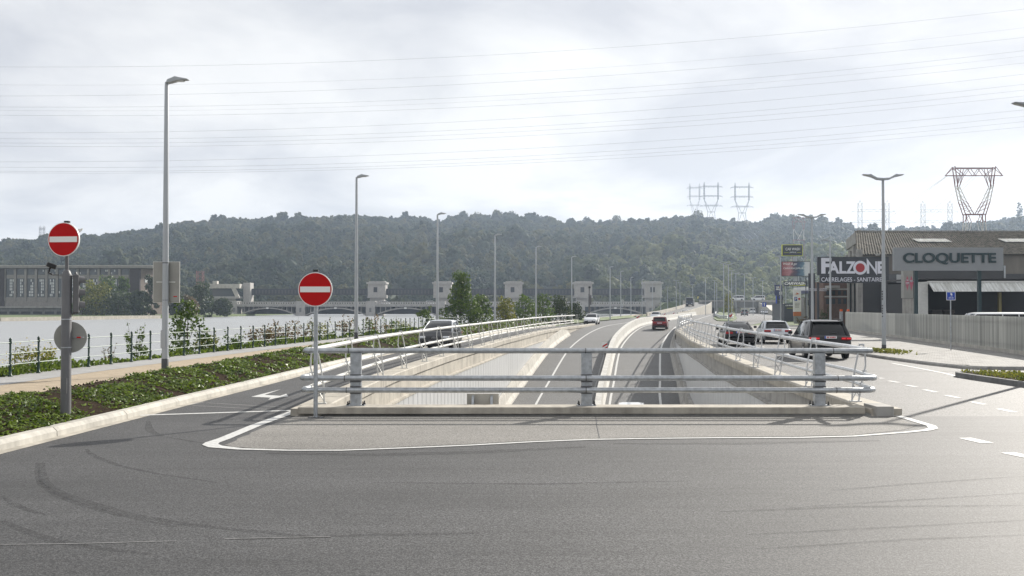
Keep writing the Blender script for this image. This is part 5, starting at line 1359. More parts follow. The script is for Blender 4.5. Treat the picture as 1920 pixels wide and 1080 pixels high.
# ================================================================ pylons and lines
m_pyl = M('pylon_steel', (0.30, 0.31, 0.33), 0.5, 0.5)
m_pylr = M('pylon_red', (0.18, 0.055, 0.045), 0.6); m_pylw = M('pylon_white', (0.55, 0.52, 0.50), 0.6)
def lattice(mb, a, b, w, r, n):
    """a square lattice leg between two points"""
    a, b = Vector(a), Vector(b); c4 = [Vector((sx * w / 2, sy * w / 2, 0)) for sx, sy in ((-1, -1), (1, -1), (1, 1), (-1, 1))]
    for c in c4: mb.bar(a + c, b + c, r)
    for i in range(n):
        p, q = a.lerp(b, i / n), a.lerp(b, (i + 1) / n)
        for k_ in range(4):
            mb.bar(p + c4[k_], q + c4[(k_ + 1) % 4], r * 0.6)
def hpylon(px, Y, ytop, ybase, half, label, name='pylon', arms=(0.13, 0.42, 0.72), vbase=True, group=None, r=0.3):
    q = Y / 2000; x = (px - 960) * q; zt = CAMH - (ytop - 576) * q; zb = CAMH - (ybase - 576) * q
    t = thing(name, label, 'pylon', (x, Y, zb - 12), 0, group); H = zt - zb; h = half * q
    mb = MB()
    kink = 0.46 if vbase else 0.0
    for sg in (-1, 1):
        lattice(mb, (sg * h, 0, 12 + H * kink), (sg * h, 0, 12 + H * 0.93), 1.3 if vbase else 2.2, r, 6)
        mb.bar((sg * h - .5, 0, 12 + H * 0.93), (sg * h, 0, 12 + H), r).bar((sg * h + .5, 0, 12 + H * 0.93), (sg * h, 0, 12 + H), r)
    mb.build('uprights', m_pyl, t)
    if vbase:
        mb = MB()
        for sg in (-1, 1):
            mb.bar((sg * h, 0, 12 + H * kink), (sg * h * 0.5, 0, 12 + H * 0.08), r * 1.2).bar((sg * h, 0, 12 + H * kink), (sg * h * 0.05, 0, 12 + H * 0.08), r)
            mb.bar((sg * h * 0.5, 0, 12 + H * 0.08), (sg * h * 0.62, 0, 0), r * 1.2).bar((sg * h * 0.05, 0, 12 + H * .08), (sg * h * 0.62, 0, 0), r)
        mb.bar((-h * .55, 0, 12 + H * .08), (h * .55, 0, 12 + H * .08), r * 1.5); mb.build('legs', m_pyl, t)
    else:
        mb = MB()
        for sg in (-1, 1): lattice(mb, (sg * h, 0, 0), (sg * h, 0, 12), 1.1, r, 4)
        mb.build('legs', m_pyl, t)
    for f in arms:
        z = 12 + H * (1 - f); mb = MB(); e = h * 1.62
        mb.bar((-e, 0, z - 0.9), (e, 0, z - 0.9), r).bar((-h, 0, z + 0.5), (h, 0, z + 0.5), r)
        for sg in (-1, 1): mb.bar((sg * h, 0, z + 0.9), (sg * e, 0, z - 0.9), r * 0.7)
        for j in range(8): mb.bar((-h + 2 * h * j / 8, 0, z - 0.9 if j % 2 else z + 0.5), (-h + 2 * h * (j + 1) / 8, 0, z + 0.5 if j % 2 else z - 0.9), r * 0.7)
        for xx in (-e, -h * 0.35, h * 0.35, e): mb.bar((xx, 0, z - 0.9), (xx, 0, z - 2.6), r * 0.5)
        mb.build('crossarm', m_pyl, t)
    return t
GP = 'pale pylons on the hill crest'
hpylon(1303, 1480, 344, 400, 9, 'faintest pylon on the crest, leftmost of three', group=GP, r=0.35)
hpylon(1334, 1440, 341, 402, 13, 'middle pylon of the three on the hill crest', group=GP, r=0.5)
hpylon(1392, 1440, 342, 404, 13, 'rightmost pylon of the three on the hill crest', group=GP, r=0.5)
hpylon(1639, 640, 375, 445, 25.5, 'wide twin-mast pylon behind the left of the warehouse roof', arms=(0.27, 0.56, 0.85), vbase=False, group='wide twin-mast pylons', r=0.12)
hpylon(1757, 640, 376, 445, 25.5, 'wide twin-mast pylon left of the red and white pylon', arms=(0.27, 0.56, 0.85), vbase=False, group='wide twin-mast pylons', r=0.12)
hpylon(78, 1440, 423, 452, 3.5, 'tiny faint pylon on the ridge at the far left', arms=(0.2, 0.6), vbase=False, r=0.3)
# large red and white pylon
Y = 420; q = Y / 2000; x0 = (1828 - 960) * q
t = thing('pylon', 'large red and white pylon above the warehouse roof', 'pylon', (x0, Y, 0))
def pp(px, py, d=0): return Vector(((px - 1828) * q, d, CAMH - (py - 576) * q))
up, lo, wh = MB(), MB(), MB()
for d in (-1.3, 1.3):
    up.bar(pp(1790, 315, d), pp(1866, 315, d), 0.28).bar(pp(1774, 329, d * .3), pp(1882, 329, d * .3), 0.26)
    for sg in (-1, 1):
        f = lambda x: 1828 + sg * x
        up.bar(pp(f(38), 312, d), pp(f(33), 350, d), 0.3).bar(pp(f(22), 316, d), pp(f(30), 350, d), 0.2).bar(pp(f(22), 329, d), pp(f(30), 350, d), 0.2)
        up.bar(pp(f(38), 312, d), pp(f(54), 329, 0), 0.2).bar(pp(f(38), 314, d), pp(f(20), 329, d), 0.2).bar(pp(f(20), 329, d), pp(f(10), 315, d), 0.18).bar(pp(f(10), 315, d), pp(f(0), 329, d), 0.18)
        up.bar(pp(f(33), 329, d), pp(f(33), 350, d), 0.15)
        wh.bar(pp(f(33), 350, d), pp(f(27), 378, d), 0.3).bar(pp(f(30), 350, d), pp(f(17), 378, d), 0.22)
        lo.bar(pp(f(27), 378, d), pp(f(19), 402, d), 0.3).bar(pp(f(17), 378, d), pp(f(3), 402, d), 0.24)
        for k_ in range(6):
            u = k_ / 6; v_ = (k_ + 1) / 6
            a_ = pp(f(33 - 13 * u), 350 + 48 * u, d); b_ = pp(f(30 - 26 * v_), 350 + 48 * v_, d)
            (wh if k_ < 3 else lo).bar(a_, b_, 0.13)
        lo.bar(pp(f(18), 402, d), pp(f(18.5), 417, d), 0.3).bar(pp(f(11), 402, d), pp(f(18), 417, -d), 0.16).bar(pp(f(14), 402, d), pp(f(8), 417, d), 0.2)
        wh.bar(pp(f(18.5), 417, d), pp(f(21), 470, d), 0.3).bar(pp(f(8), 417, d), pp(f(20), 470, d), 0.2).bar(pp(f(20), 440, d), pp(f(6), 460, d), 0.15)
        wh.bar(pp(f(21), 470, d), pp(f(25), 576 + CAMH / q, d), 0.3)
    lo.bar(pp(1808, 402, d), pp(1848, 402, d), 0.36)
up.build('head', m_pylr, t); wh.build('white_bands', m_pylw, t); lo.build('waist', m_pylr, t)
# smaller red pylon behind the car wash sign
Y = 760; q = Y / 2000; x0 = (1497 - 960) * q
t = thing('pylon', 'small red and white pylon above the car wash sign', 'pylon', (x0, Y, 0))
def pp(px, py, d=0): return Vector(((px - 1497) * q, d, CAMH - (py - 576) * q))
up, wh = MB(), MB()
for y in (408, 416): up.bar(pp(1485, y), pp(1512, y), 0.35)
for j in range(6): up.bar(pp(1486 + j * 4, 408 if j % 2 else 416), pp(1490 + j * 4, 416 if j % 2 else 408), 0.25)
for sg in (-1, 1):
    for a_, b_ in ((12, 10), (6, 9)): up.bar(pp(1498 + sg * a_, 416), pp(1498 + sg * b_, 430), 0.3)
    wh.bar(pp(1498 + sg * 10, 430), pp(1498 + sg * 9.5, 450), 0.3).bar(pp(1498 + sg * 8, 430), pp(1498 - sg * 2, 450), 0.25)
    up.bar(pp(1498 + sg * 10, 450), pp(1498 + sg * 10, 462), 0.3).bar(pp(1498 + sg * 10, 462), pp(1498 + sg * 14, 500), 0.3)
    wh.bar(pp(1498 + sg * 14, 500), pp(1498 + sg * 20, 576 + CAMH / q), 0.35).bar(pp(1498 + sg * 4, 480), pp(1498 + sg * 14, 500), 0.2)
up.bar(pp(1487, 450), pp(1509, 450), 0.5); up.build('head', m_pylr, t); wh.build('legs', m_pylw, t)
# red lattice mast near the control house
Y = 640; q = Y / 2000
t = thing('lattice_mast', 'short red and white lattice mast left of the control house', 'mast', ((375 - 960) * q, Y, -0.6))
mb = MB(); lattice(mb, (0, 0, 13), (0, 0, CAMH + .6 + 68 * q), 3.5, 0.3, 5); mb.build('upper_frame', m_pylr, t)
mb = MB(); lattice(mb, (0, 0, 0), (0, 0, 13), 3.3, 0.3, 3); mb.build('lower_frame', m_pylw, t)
# overhead lines
m_wire = M('power_cable', (0.2, 0.2, 0.21), 0.6)
rows_ = [(125.5, 101, 17), (159, 137, 52), (180, 153, 70), (200.5, 178, 95), (207, 187, 105), (216, 197, 118), (249, 223, 139), (260, 239, 158), (268, 247.5, 169), (274, 256, 180), (303.5, 280, 206), (313.5, 294, 218), (321, 301.5, 228), (324, 307, 238)]
for i, (ya, yb, yc) in enumerate(rows_):
    Y = 250; pts = []
    for x in frange(-200, 2150, 120):
        u = x / 960 - 1; c_ = yb; a_ = (ya + yc) / 2 - yb; b_ = (yc - ya) / 2
        pts.append(at(x, a_ * u * u + b_ * u + c_, Y))
    o = MB().tube(pts, 0.019 if i not in (1, 4) else 0.013, 5).build('power_line', m_wire)
    nth = ['topmost', 'second', 'third', 'fourth', 'fifth', 'sixth', 'seventh', 'eighth', 'ninth', 'tenth', 'eleventh', 'twelfth', 'thirteenth', 'lowest'][i]
    tag(o, nth + ' of the thin power lines crossing the whole sky', 'power line', 'power lines across the sky')
GW = 'lines running from the crest pylons'
for i in range(8):
    a = at(1322 + i * 11, 398 + (i % 3), 1430); b = at(1455 + i * 13, 505, 760)
    pts = [a.lerp(b, f) - Vector((0, 0, 30 * 4 * f * (1 - f) * 0.5)) for f in frange(0, 1, 0.1)]
    o = MB().tube(pts, 0.06, 4).build('power_line', m_pylw); tag(o, ORD[i] + ' from the left of the power lines coloured pale as if sunlit, slanting down the wooded hillside', 'power line', GW)  # white colour stands in for sunlight on these wires
for i, (px, py) in enumerate(((1775, 330), (1776, 330), (1824, 331), (1830, 331), (1876, 331))):
    a = at(px, py, 420); b = at(px - 190 + 18 * i, py + 115, 640)
    o = MB().tube([a.lerp(b, f) - Vector((0, 0, 6 * f * (1 - f))) for f in frange(0, 1, 0.125)], 0.045, 4).build('power_line', m_wire)
    tag(o, ORD[i] + ' from the left of the cables slanting down from the large pylon', 'power line', 'cables of the large pylon')


# ================================================================ premises on the right
m_slat = M('fence_slat_grey', (0.40, 0.405, 0.385), 0.5, 0.1, var=0.16, vs=1.6, stretch=(1, 1, .1))
_t = m_slat.node_tree; _b = _t.nodes['Principled BSDF']; _oi = _t.nodes.new('ShaderNodeObjectInfo'); _mr = _t.nodes.new('ShaderNodeMapRange'); _mr.inputs[3].default_value = .72; _mr.inputs[4].default_value = 1.2
_t.links.new(_oi.outputs['Random'], _mr.inputs[0]); _vm = _t.nodes.new('ShaderNodeVectorMath'); _vm.operation = 'SCALE'; _l = _b.inputs['Base Color'].links[0].from_socket
_t.links.new(_l, _vm.inputs[0]); _t.links.new(_mr.outputs[0], _vm.inputs['Scale']); _t.links.new(_vm.outputs[0], _b.inputs['Base Color'])
fn = thing('slatted_fence', 'grey vertical slat fence on a low concrete plinth along the footway', 'fence', (0, 0, 0))
fa, fb = Vector((Fx(45.5), 45.5, 0)), Vector((Fx(99), 99, 0)); FL = (fb - fa).length; fd = (fb - fa) / FL; frz = -math.atan2(fd.x, fd.y)
me = None; n = int(FL / 0.105); rest = MB()
for i in range(n):
    p = fa + fd * (0.05 + i * 0.105)
    if i < 300:
        if me is None: o = MB().span((-0.04, -0.017, 0.30), (0.04, 0.017, 1.86)).build('slat', m_slat, fn); me = o.data
        else: o = obj('slat', me, fn)
        o.location = p; o.rotation_euler = (0, 0, frz)
    else: rest.box((p.x, p.y, 1.08), (0.08, 0.034, 1.56), Matrix.Rotation(frz, 3, 'Z'))
o = rest.build('far_slats', m_slat, fn); o['kind'] = 'stuff'
for z in (0.55, 1.6):
    a, b = fa + Vector((0.06, 0, z)), fb + Vector((0.06, 0, z)); MB().bar(a, b, 0.04, 0.05).build('cross_rail', m_slat, fn)
for i in range(int(FL / 2.6) + 1):
    a = fa + fd * (i * 2.6 + .01); b = fa + fd * min(FL, i * 2.6 + 2.58)
    MB().bar(Vector((a.x, a.y, 0.17)), Vector((b.x, b.y, 0.17)), 0.16, 0.27).build('plinth_block', m_conc_lt, fn)
strip('works_yard', frange(44, 130, 4), lambda Y: Fx(Y), k(90), k(0.0), k(0.0), m_asphalt_r)
# gate posts at the far end of the fence
for i, (px, lab) in enumerate(((1577, 'slim gate post with orange lamp left of the fence end'), (1590, 'slim gate post with orange lamp at the fence end'))):
    b = Vector(((px - 960) * .0505, 101, 0)); t = thing('gate_post', lab, 'gate post', tuple(b), 0, 'gate posts')
    MB().span((-.12, -.12, 0), (.12, .12, 1.9)).build('post', m_galv, t); MB().span((-.1, -.1, 1.91), (.1, .1, 2.1)).build('orange_lamp', M('orange_lens', (0.75, 0.12, 0.01), 0.3), t)
b = g(1566, 606, 0.1); t = thing('utility_cabinet', 'grey utility cabinet beside the gate', 'cabinet', tuple(b))
MB().span((-.6, 0, 0), (.6, .5, 1.45)).build('case', m_signback, t, bevel=.02); MB().span((-.63, -.03, 1.46), (.63, .53, 1.5)).build('lid', m_galv, t); MB().span((-.02, -.012, .1), (.02, -.003, 1.4)).build('door_gap', m_dark, t)

# corrugated-roof warehouse
m_wallgrey = M('charcoal_wall', (0.060, 0.061, 0.064), 0.75, var=0.12, vs=0.6)
m_wallbrown = M('weathered_brown_panel', (0.16, 0.145, 0.125), 0.8, var=0.25, vs=0.5, stretch=(1, 1, .2))
def corr(name, base, weather):
    m = M(name, base, 0.9, spec=0.08)
    t = m.node_tree; bs = t.nodes['Principled BSDF']; p = t.nodes.new('ShaderNodeNewGeometry').outputs['Position']
    mp_ = t.nodes.new('ShaderNodeMapping'); mp_.inputs['Scale'].default_value = (3.6, .3, .3); t.links.new(p, mp_.inputs[0])
    nz = t.nodes.new('ShaderNodeTexNoise'); nz.inputs['Scale'].default_value = 1.5; nz.inputs['Detail'].default_value = 8; nz.inputs['Roughness'].default_value = .75; t.links.new(mp_.outputs[0], nz.inputs['Vector'])
    rp = t.nodes.new('ShaderNodeValToRGB'); rp.color_ramp.elements[0].position = .42; rp.color_ramp.elements[1].position = .58
    rp.color_ramp.elements[0].color = (*weather, 1); rp.color_ramp.elements[1].color = (*base, 1); t.links.new(nz.outputs[0], rp.inputs[0]); t.links.new(rp.outputs[0], bs.inputs['Base Color'])
    return m
m_corr = corr('mossy_corrugated_roof', (0.10, 0.092, 0.072), (0.010, 0.0095, 0.008))
m_corrw = corr('white_corrugated_sheet', (0.62, 0.63, 0.62), (0.40, 0.40, 0.38))
wh = thing('warehouse', 'old warehouse with mossy corrugated roof behind the shed', 'building', (0, 0, 0))
x0, YF, YR = 40.45, 125.0, 141.0; ze, zr = 8.45, 12.25
MB().prism([(x0, YF), (92, YF), (92, 149.8), (48.2, 149.8), (46.7, YR)], (0, 0, 0), (1, 0, 0), (0, 1, 0), (0, 0, 6.2)).build('lower_wall', m_wallgrey, wh)
MB().span((x0 + .02, YF + .02, 6.22), (92, YF + .5, ze - .02)).build('upper_wall', m_wallbrown, wh)
for i in range(1, 13): MB().span((x0 + i * 4 - .09, YF - .06, 0.1), (x0 + i * 4 + .09, YF + .0, ze - .1)).build('wall_rib', m_wallbrown, wh)
vs = []; fs = []; n = 640
for i in range(n + 1):
    x = x0 - .2 + (92 - x0) * i / n; zz = 0.09 if i % 4 in (1, 2) else 0.0
    xr_ = x + 5.2 * (1 - i / n)
    for f in (0, .26, .5, .75, 1):
        vs.append((x + (xr_ - x) * f, YF - .45 + (YR - YF + .45) * f, ze + (zr - ze) * f + zz + (0.05 if f in (.26, .75) else 0)))
for i in range(n):
    for j in range(4): fs.append((i*5 + j, (i+1)*5 + j, (i+1)*5 + j + 1, i*5 + j + 1))
raw('corrugated_roof', vs, fs, m_corr, wh)
MB().prism([(x0 + 6.4, YR + .1), (92, YR + .1), (92, 152), (48.4, 152)], (0, 0, 0), (1, 0, 0), (0, 1, 0), (0, 0, zr - 2.2)).build('rear_bay', m_wallgrey, wh)
MB().bar((x0 + 4.9, YR, zr + .1), (92, YR, zr + .1), .5, .14).build('ridge_cap', m_conc_gr, wh)
for xa, xb in ((48.2, 52.5), (59, 64.5)):
    mb = MB(); k2 = int((xb - xa) / .235)
    for i in range(k2): mb.box((xa + i * .235 + 2.3, YF + 8.2, ze + (zr - ze) * .54 + .16), (.12, 2.2, .06), Matrix.Rotation(math.atan2(zr - ze, YR - YF), 3, 'X'))
    mb.build('roof_light', m_corrw, wh)
# concrete gable frame on the left end
a, b = Vector((45.7, YR, 0)), Vector((47.0, 150, 0))
ta, tb_ = CAMH + (576 - 431) * YR / 2000, CAMH + (576 - 450) * 150 / 2000
MB().add([(a.x, a.y, ta - 1.6), (b.x, b.y, tb_ - 1.4), (b.x, b.y, tb_), (a.x, a.y, ta), (a.x + .5, a.y, ta - 1.6), (b.x + .5, b.y, tb_ - 1.4), (b.x + .5, b.y, tb_), (a.x + .5, a.y, ta)], [(0,1,2,3), (4,5,6,7), (0,1,5,4), (2,3,7,6), (0,3,7,4), (1,2,6,5)]).build('gable_beam', m_conc_gr, wh)
for f in (.02, .35, .68, .97):
    p = a.lerp(b, f); MB().span((p.x - .1, p.y - .3, 0), (p.x + .45, p.y + .3, ta - 1.5 - f * 1.4)).build('gable_column', m_conc_gr, wh)
MB().add([(a.x + .3, a.y, 0), (b.x + .3, b.y, 0), (b.x + .3, b.y, tb_ - 1.4), (a.x + .3, a.y, ta - 1.6)], [(0, 1, 2, 3)]).build('gable_infill', m_conc_white, wh)
# front corner pier
MB().span((x0 - .1, YF - .5, 0), (x0 + .5, YF + .1, ze + .6)).build('corner_pier', m_conc_gr, wh)

def panel_at(px0, px1, y0, y1, Y):
    q = Y / 2000
    return (px0 - 960) * q, (px1 - 960) * q, CAMH - (y1 - 576) * q, CAMH - (y0 - 576) * q
# lettered store sign
m_signdk = M('charcoal_sign', (0.032, 0.036, 0.044), 0.5); m_letter = M('letter_white', (0.66, 0.67, 0.74), 0.5)
Y = 118.0; q = Y / 2000
t = thing('store_sign', 'wide charcoal sign with white capitals and a red dot', 'sign', ((1600 - 960) * q, Y, 0)); ox = t.location.x
def SP(name, px0, px1, y0, y1, d0, d1, mat, par):
    a_, b_, c_, d_ = panel_at(px0, px1, y0, y1, Y); return MB().span((a_ - ox, d0, c_), (b_ - ox, d1, d_)).build(name, mat, par)
pn = SP('panel', 1533, 1667, 481.5, 516, 0, .3, m_signdk, t); pn2 = SP('lower_panel', 1538, 1667, 516.2, 530.5, .02, .3, m_signdk, t)
SP('post', 1532.5, 1536.5, 530, 576 + CAMH / q, .05, .25, m_signdk, t); SP('post', 1662, 1666, 530.6, 576 + CAMH / q, .05, .25, m_signdk, t)
def TX(s, px0, px1, y0, y1, par, mat, bold=0.0, d=-0.03, nm='lettering', **kw):
    a_, b_, c_, d_ = panel_at(px0, px1, y0, y1, Y)
    return text_mesh(nm, s, b_ - a_, d_ - c_, mat, par, ((a_ + b_) / 2 - ox, d, (c_ + d_) / 2), extrude=.02, bold=bold, **kw)
TX('F', 1540, 1559, 483.5, 513, pn, m_letter, .045); TX('A', 1552.5, 1574, 490, 513, pn, m_letter, .035); TX('L', 1574, 1587, 490, 513, pn, m_letter, .035); TX('Z', 1586, 1604, 490, 513, pn, m_letter, .03)
c = ((1613 - 960) * q - ox, -.03, CAMH - (502 - 576) * q)
ring = MB(); 
for r_, nm, m_, d in ((13 * q, 'letter_ring', m_letter, -.012), (8.4 * q, 'red_dot', M('sign_red_dot', (0.35, 0.018, 0.022), .5), -.045)):
    disc(r_, .03, (c[0], d, c[2]), 0).build(nm, m_, pn)
def poly(pxs, nm, m_, par, d=-.03):
    v = [((x - 960) * q - ox, CAMH - (y - 576) * q) for x, y in pxs]; MB().prism(v, (0, d, 0), (1, 0, 0), (0, 0, 1), (0, .025, 0)).build(nm, m_, par)
poly([(1625.5, 513), (1625.5, 484), (1641.5, 505.5), (1641.5, 490), (1644.5, 490), (1644.5, 516), (1630, 495), (1630, 513)], 'letter_spike', m_letter, pn)
TX('E', 1645.5, 1659, 490, 513, pn, m_letter, .04)
TX('CARRELAGES - SANITAIRES', 1540, 1658, 520, 528, pn2, m_letter, .004)
for x in (1554, 1601, 1645): SP('flood_lamp', x - 2.5, x + 2.5, 476, 479.5, -.5, .1, m_signback, t)
# vertical banner beside it
Y = 124.0; q = Y / 2000; t = thing('vertical_banner', 'tall black vertical banner with white letters left of store sign', 'sign', ((1523 - 960) * q, Y, 0)); ox = t.location.x
pn = SP('panel', 1516.5, 1528.5, 512.5, 574, 0, .2, m_signdk, t)
TX('SANITAIRES', 1519.5, 1525, 514, 572, pn, m_letter, .0, flipz=1)
SP('post', 1510.5, 1512, 519, 606, 0, .1, m_dark, t); SP('arm', 1510.5, 1516.3, 519, 520, .02, .08, m_dark, t)
SP('foot', 1517, 1528, 574.2, 608, .02, .18, m_dark, t)

# big name board in front of the warehouse
Y = 78.0; q = Y / 2000; m_board = M('name_board_grey', (0.25, 0.265, 0.28), 0.5, 0.2, var=.05, vs=1); m_teal = M('dark_teal_paint', (0.012, 0.035, 0.042), 0.45)
t = thing('name_board', 'large grey board with dark capital letters on two teal posts', 'sign', ((1779 - 960) * q, Y, 0)); ox = t.location.x
pn = SP('panel', 1677, 1882, 464, 507.5, 0, .35, m_board, t)
TX('CLOQUETTE', 1693.5, 1867.5, 474, 496, pn, m_teal, .03, d=-.07)
for x in (1719, 1838): SP('post', x - 3, x + 3, 507.6, 576 + CAMH / q, .05, .28, m_teal, t)
# dark board behind it
Y = 100.0; q = Y / 2000
t = thing('dark_fascia', 'dark fascia wall under the large grey board', 'wall', ((1800 - 960) * q, Y, 0)); ox = t.location.x
SP('fascia', 1714, 1884, 500, 528, 0, .4, m_wallgrey, t); SP('edge_trim', 1882, 1885, 498, 528, -.1, .5, m_galv, t)
for x in (1716, 1878): SP('column', x, x + 4, 528.2, 576 + CAMH / q, .1, .3, m_wallgrey, t)
# corrugated shed
Y = 88.0; q = Y / 2000
t = thing('open_shed', 'open shed with white corrugated canopy and dark interior', 'building', ((1830 - 960) * q, Y, 0)); ox = t.location.x
a_, b_, c_, d_ = panel_at(1740, 2010, 530, 547, Y)
vs = []; fs = []; n = 150
for i in range(n + 1):
    x = a_ + (b_ - a_) * i / n - ox; dd = (-.09 if i % 4 in (1, 2) else 0.0)
    vs += [(x, -1.2 + dd, c_), (x, -.1 + dd, d_), (x, 6, d_ + .25)]
for i in range(n): fs += [(3*i, 3*i+3, 3*i+4, 3*i+1), (3*i+1, 3*i+4, 3*i+5, 3*i+2)]
raw('canopy', vs, fs, m_corrw, t)
SP('canopy_edge', 1738, 2010, 526.8, 530, -.2, -.06, m_galv_w, t)
SP('side_panel', 1722, 1739, 529, 576 + CAMH / q, -.1, .1, m_galv_w, t)
MB().prism([(a_ - ox, d_ - .15), (a_ - ox - .75, d_ - .05), (a_ - ox - .75, d_), (a_ - ox, d_ + .1)], (0, -.15, 0), (1, 0, 0), (0, 0, 1), (0, .2, 0)).build('eave_trim', m_galv_w, t)
MB().span((a_ - ox - .7, 7.5, 0), (b_ - ox, 7.8, d_ + .2)).build('back_wall', m_shadow, t)
MB().span((a_ - ox - .7, .2, 0), (a_ - ox - .55, 7.4, d_)).build('side_wall', m_shadow, t)
MB().span((a_ - ox - .7, -.02, d_ + .28), (b_ - ox, 7.9, d_ + .38)).build('roof', m_wallgrey, t)
for x in (1876, 1966): SP('column', x, x + 5, 548, 576 + CAMH / q, .3, .55, M('ochre_column', (0.22, 0.19, 0.08), .7), t)
GPK = 'pallet stacks inside the shed'
for i, (px, lab) in enumerate(((1748, 'left stack of dark pallets inside the open shed'), (1771, 'right stack of dark pallets inside the open shed'))):
    tt = thing('pallet_stack', lab, 'pallet stack', ((px - 960 + 5) * q * 1.04, Y + 3.5, 0), 0, GPK); m_pal = M('weathered_pallet_wood', (0.10, 0.09, 0.08), .85, var=.3, vs=4)
    for j in range(14): MB().span((-.45, -.5, .02 + j * .15), (.45 - .04 * (j % 3), .5, .13 + j * .15)).build('pallet', m_pal, tt)
# totem with pink diamonds
Y = 84.0; q = Y / 2000
t = thing('grey_totem', 'narrow grey totem with pink diamonds under the large board', 'sign', ((1704 - 960) * q, Y, 0)); ox = t.location.x
SP('shaft', 1696, 1713, 559.5, 576 + CAMH / q, 0, .5, m_conc_gr, t)
pn = SP('panel', 1694.5, 1712, 506, 559, -.05, .55, m_signback, t)
m_pink = M('faded_pink', (0.42, 0.11, 0.16), .6)
for x in (1700.8, 1708.5): poly([(x, 517), (x + 3.6, 530), (x, 545), (x - 3.6, 530)], 'pink_diamond', m_pink, pn, -.08)
TX('N', 1699.5, 1702, 524, 527, pn, m_letter, 0.0, d=-.1); TX('COM', 1698, 1703.8, 529, 533, pn, m_letter, 0.0, d=-.1); TX('NOT', 1706.3, 1710.8, 525, 529, pn, m_letter, 0.0, d=-.1)
# external stair stringer and lettered grey lean-to
Y = 104.0; q = Y / 2000
t = thing('outside_stair', 'pale diagonal stair stringer against the dark wall', 'stair', ((1682 - 960) * q, Y, 0)); ox = t.location.x
poly([(1667, 579), (1690, 551), (1698, 551), (1675, 583), (1667, 583)], 'stringer', m_galv_w, t, -.05)
for i in range(7):
    a0 = ((1670 + i * 3.6 - 960) * q - ox, CAMH - (580 - i * 4.4 - 576) * q); MB().span((a0[0] - .2, -.02, a0[1] - .03), (a0[0] + .2, .9, a0[1] + .03)).build('tread', m_galv, t)
SP('landing', 1690, 1716, 549, 551, 0, 1.0, m_galv, t); SP('landing_post', 1712, 1715, 551, 576 + CAMH / q, .3, .5, m_galv, t)
SP('stair_foot', 1664, 1672, 583, 576 + CAMH / q, 0, .5, m_conc_gr, t)
Y = 122.5; q = Y / 2000
t = thing('lean_to', 'dark grey lean-to with pale ribbed shutter beside the store sign', 'building', ((1690 - 960) * q, Y, 0)); ox = t.location.x
SP('wall', 1664, 1716, 514, 556, 0, 1.5, M('lean_to_grey', (0.10, 0.105, 0.112), .7), t); SP('wall_base', 1664, 1716, 556.2, 576 + CAMH / q, .6, 1.5, m_shadow, t)
sh = SP('shutter', 1681, 1694.5, 515, 535, -.06, -.01, m_galv_w, t)
for i in range(6): SP('shutter_rib', 1681.5 + i * 2.2, 1682.3 + i * 2.2, 515.5, 534.5, -.1, -.062, m_galv, sh)
TX('DE', 1673, 1678, 541, 551, t, m_signback, .01); TX('SOIE', 1685.5, 1694, 541, 551, t, m_signback, .01)
# red brick building left of the warehouse
m_br = M('red_brown_brick', (0.14, 0.085, 0.065), .85, var=.25, vs=3); Y = 135.0; q = Y / 2000
t = thing('brick_building', 'brown brick building with pale window bands below the store sign', 'building', ((1575 - 960) * q, Y, 0)); ox = t.location.x
SP('wall', 1544, 1590, 528, 576 + CAMH / q, 0, 6, m_br, t)
for y0_, y1_ in ((541, 543.5), (555, 557.5)): SP('window_band', 1546, 1588, y0_, y1_, -.12, -.02, m_conc_white, t)
for x in (1549, 1560, 1571, 1581): 
    w_ = SP('window', x, x + 5.5, 545, 553, -.08, -.01, m_paned, t); SP('window', x, x + 5.5, 560, 570, -.08, -.01, m_paned, t)
SP('lower_volume', 1546, 1566, 536, 540.8, -2, -.2, m_conc_gr, t)
for x in (1586.5, 1594.5, 1602): SP('white_column', x, x + 3, 528, 576 + CAMH / q, -.8, -.4, m_conc_white, t)
SP('column_beam', 1585.5, 1606, 526.5, 531, -.9, -.3, m_conc_white, t); SP('column_infill', 1590, 1606, 531.2, 576 + CAMH / q, -.28, -.1, m_paned, t)

# car wash and filling station signs
Y = 190.0; q = Y / 2000; m_yel = M('yellow_green_trim', (0.50, 0.52, 0.05), .5); m_slate = M('slate_sign', (0.045, 0.052, 0.066), .5)
t = thing('car_wash_sign', 'slate car wash sign with yellow-green border on a tall mast', 'sign', ((1486 - 960) * q, Y, 0)); ox = t.location.x
SP('mast', 1490, 1496, 481, 576 + CAMH / q, .3, .8, m_galv, t)
pn = SP('border', 1466.5, 1505.5, 458.5, 480, -.05, .4, m_yel, t); SP('panel', 1467.7, 1504.4, 459.6, 479, -.1, -.06, m_slate, pn)
TX('CAR WASH', 1473, 1500, 464.5, 469.5, pn, m_white, .0, d=-.13); TX('JUPILLE', 1480.5, 1493, 472, 474.8, pn, m_white, .0, d=-.13)
for xa, xb in ((1470.5, 1479), (1494.5, 1502)): SP('rule', xa, xb, 473.2, 473.8, -.14, -.11, m_yel, pn)
t = thing('billboard', 'red and blue billboard below the slate car wash sign', 'billboard', ((1492 - 960) * q, Y - .6, 0)); ox = t.location.x; Y -= .6
m_poster = bpy.data.materials.new('poster_print'); m_poster.use_nodes = True
_t = m_poster.node_tree; _b = _t.nodes['Principled BSDF']; _c = _t.nodes.new('ShaderNodeTexCoord'); _s = _t.nodes.new('ShaderNodeSeparateXYZ'); _t.links.new(_c.outputs['Generated'], _s.inputs[0])
_n = _t.nodes.new('ShaderNodeTexNoise'); _n.inputs['Scale'].default_value = 5; _n.inputs['Detail'].default_value = 5; _t.links.new(_c.outputs['Generated'], _n.inputs['Vector'])
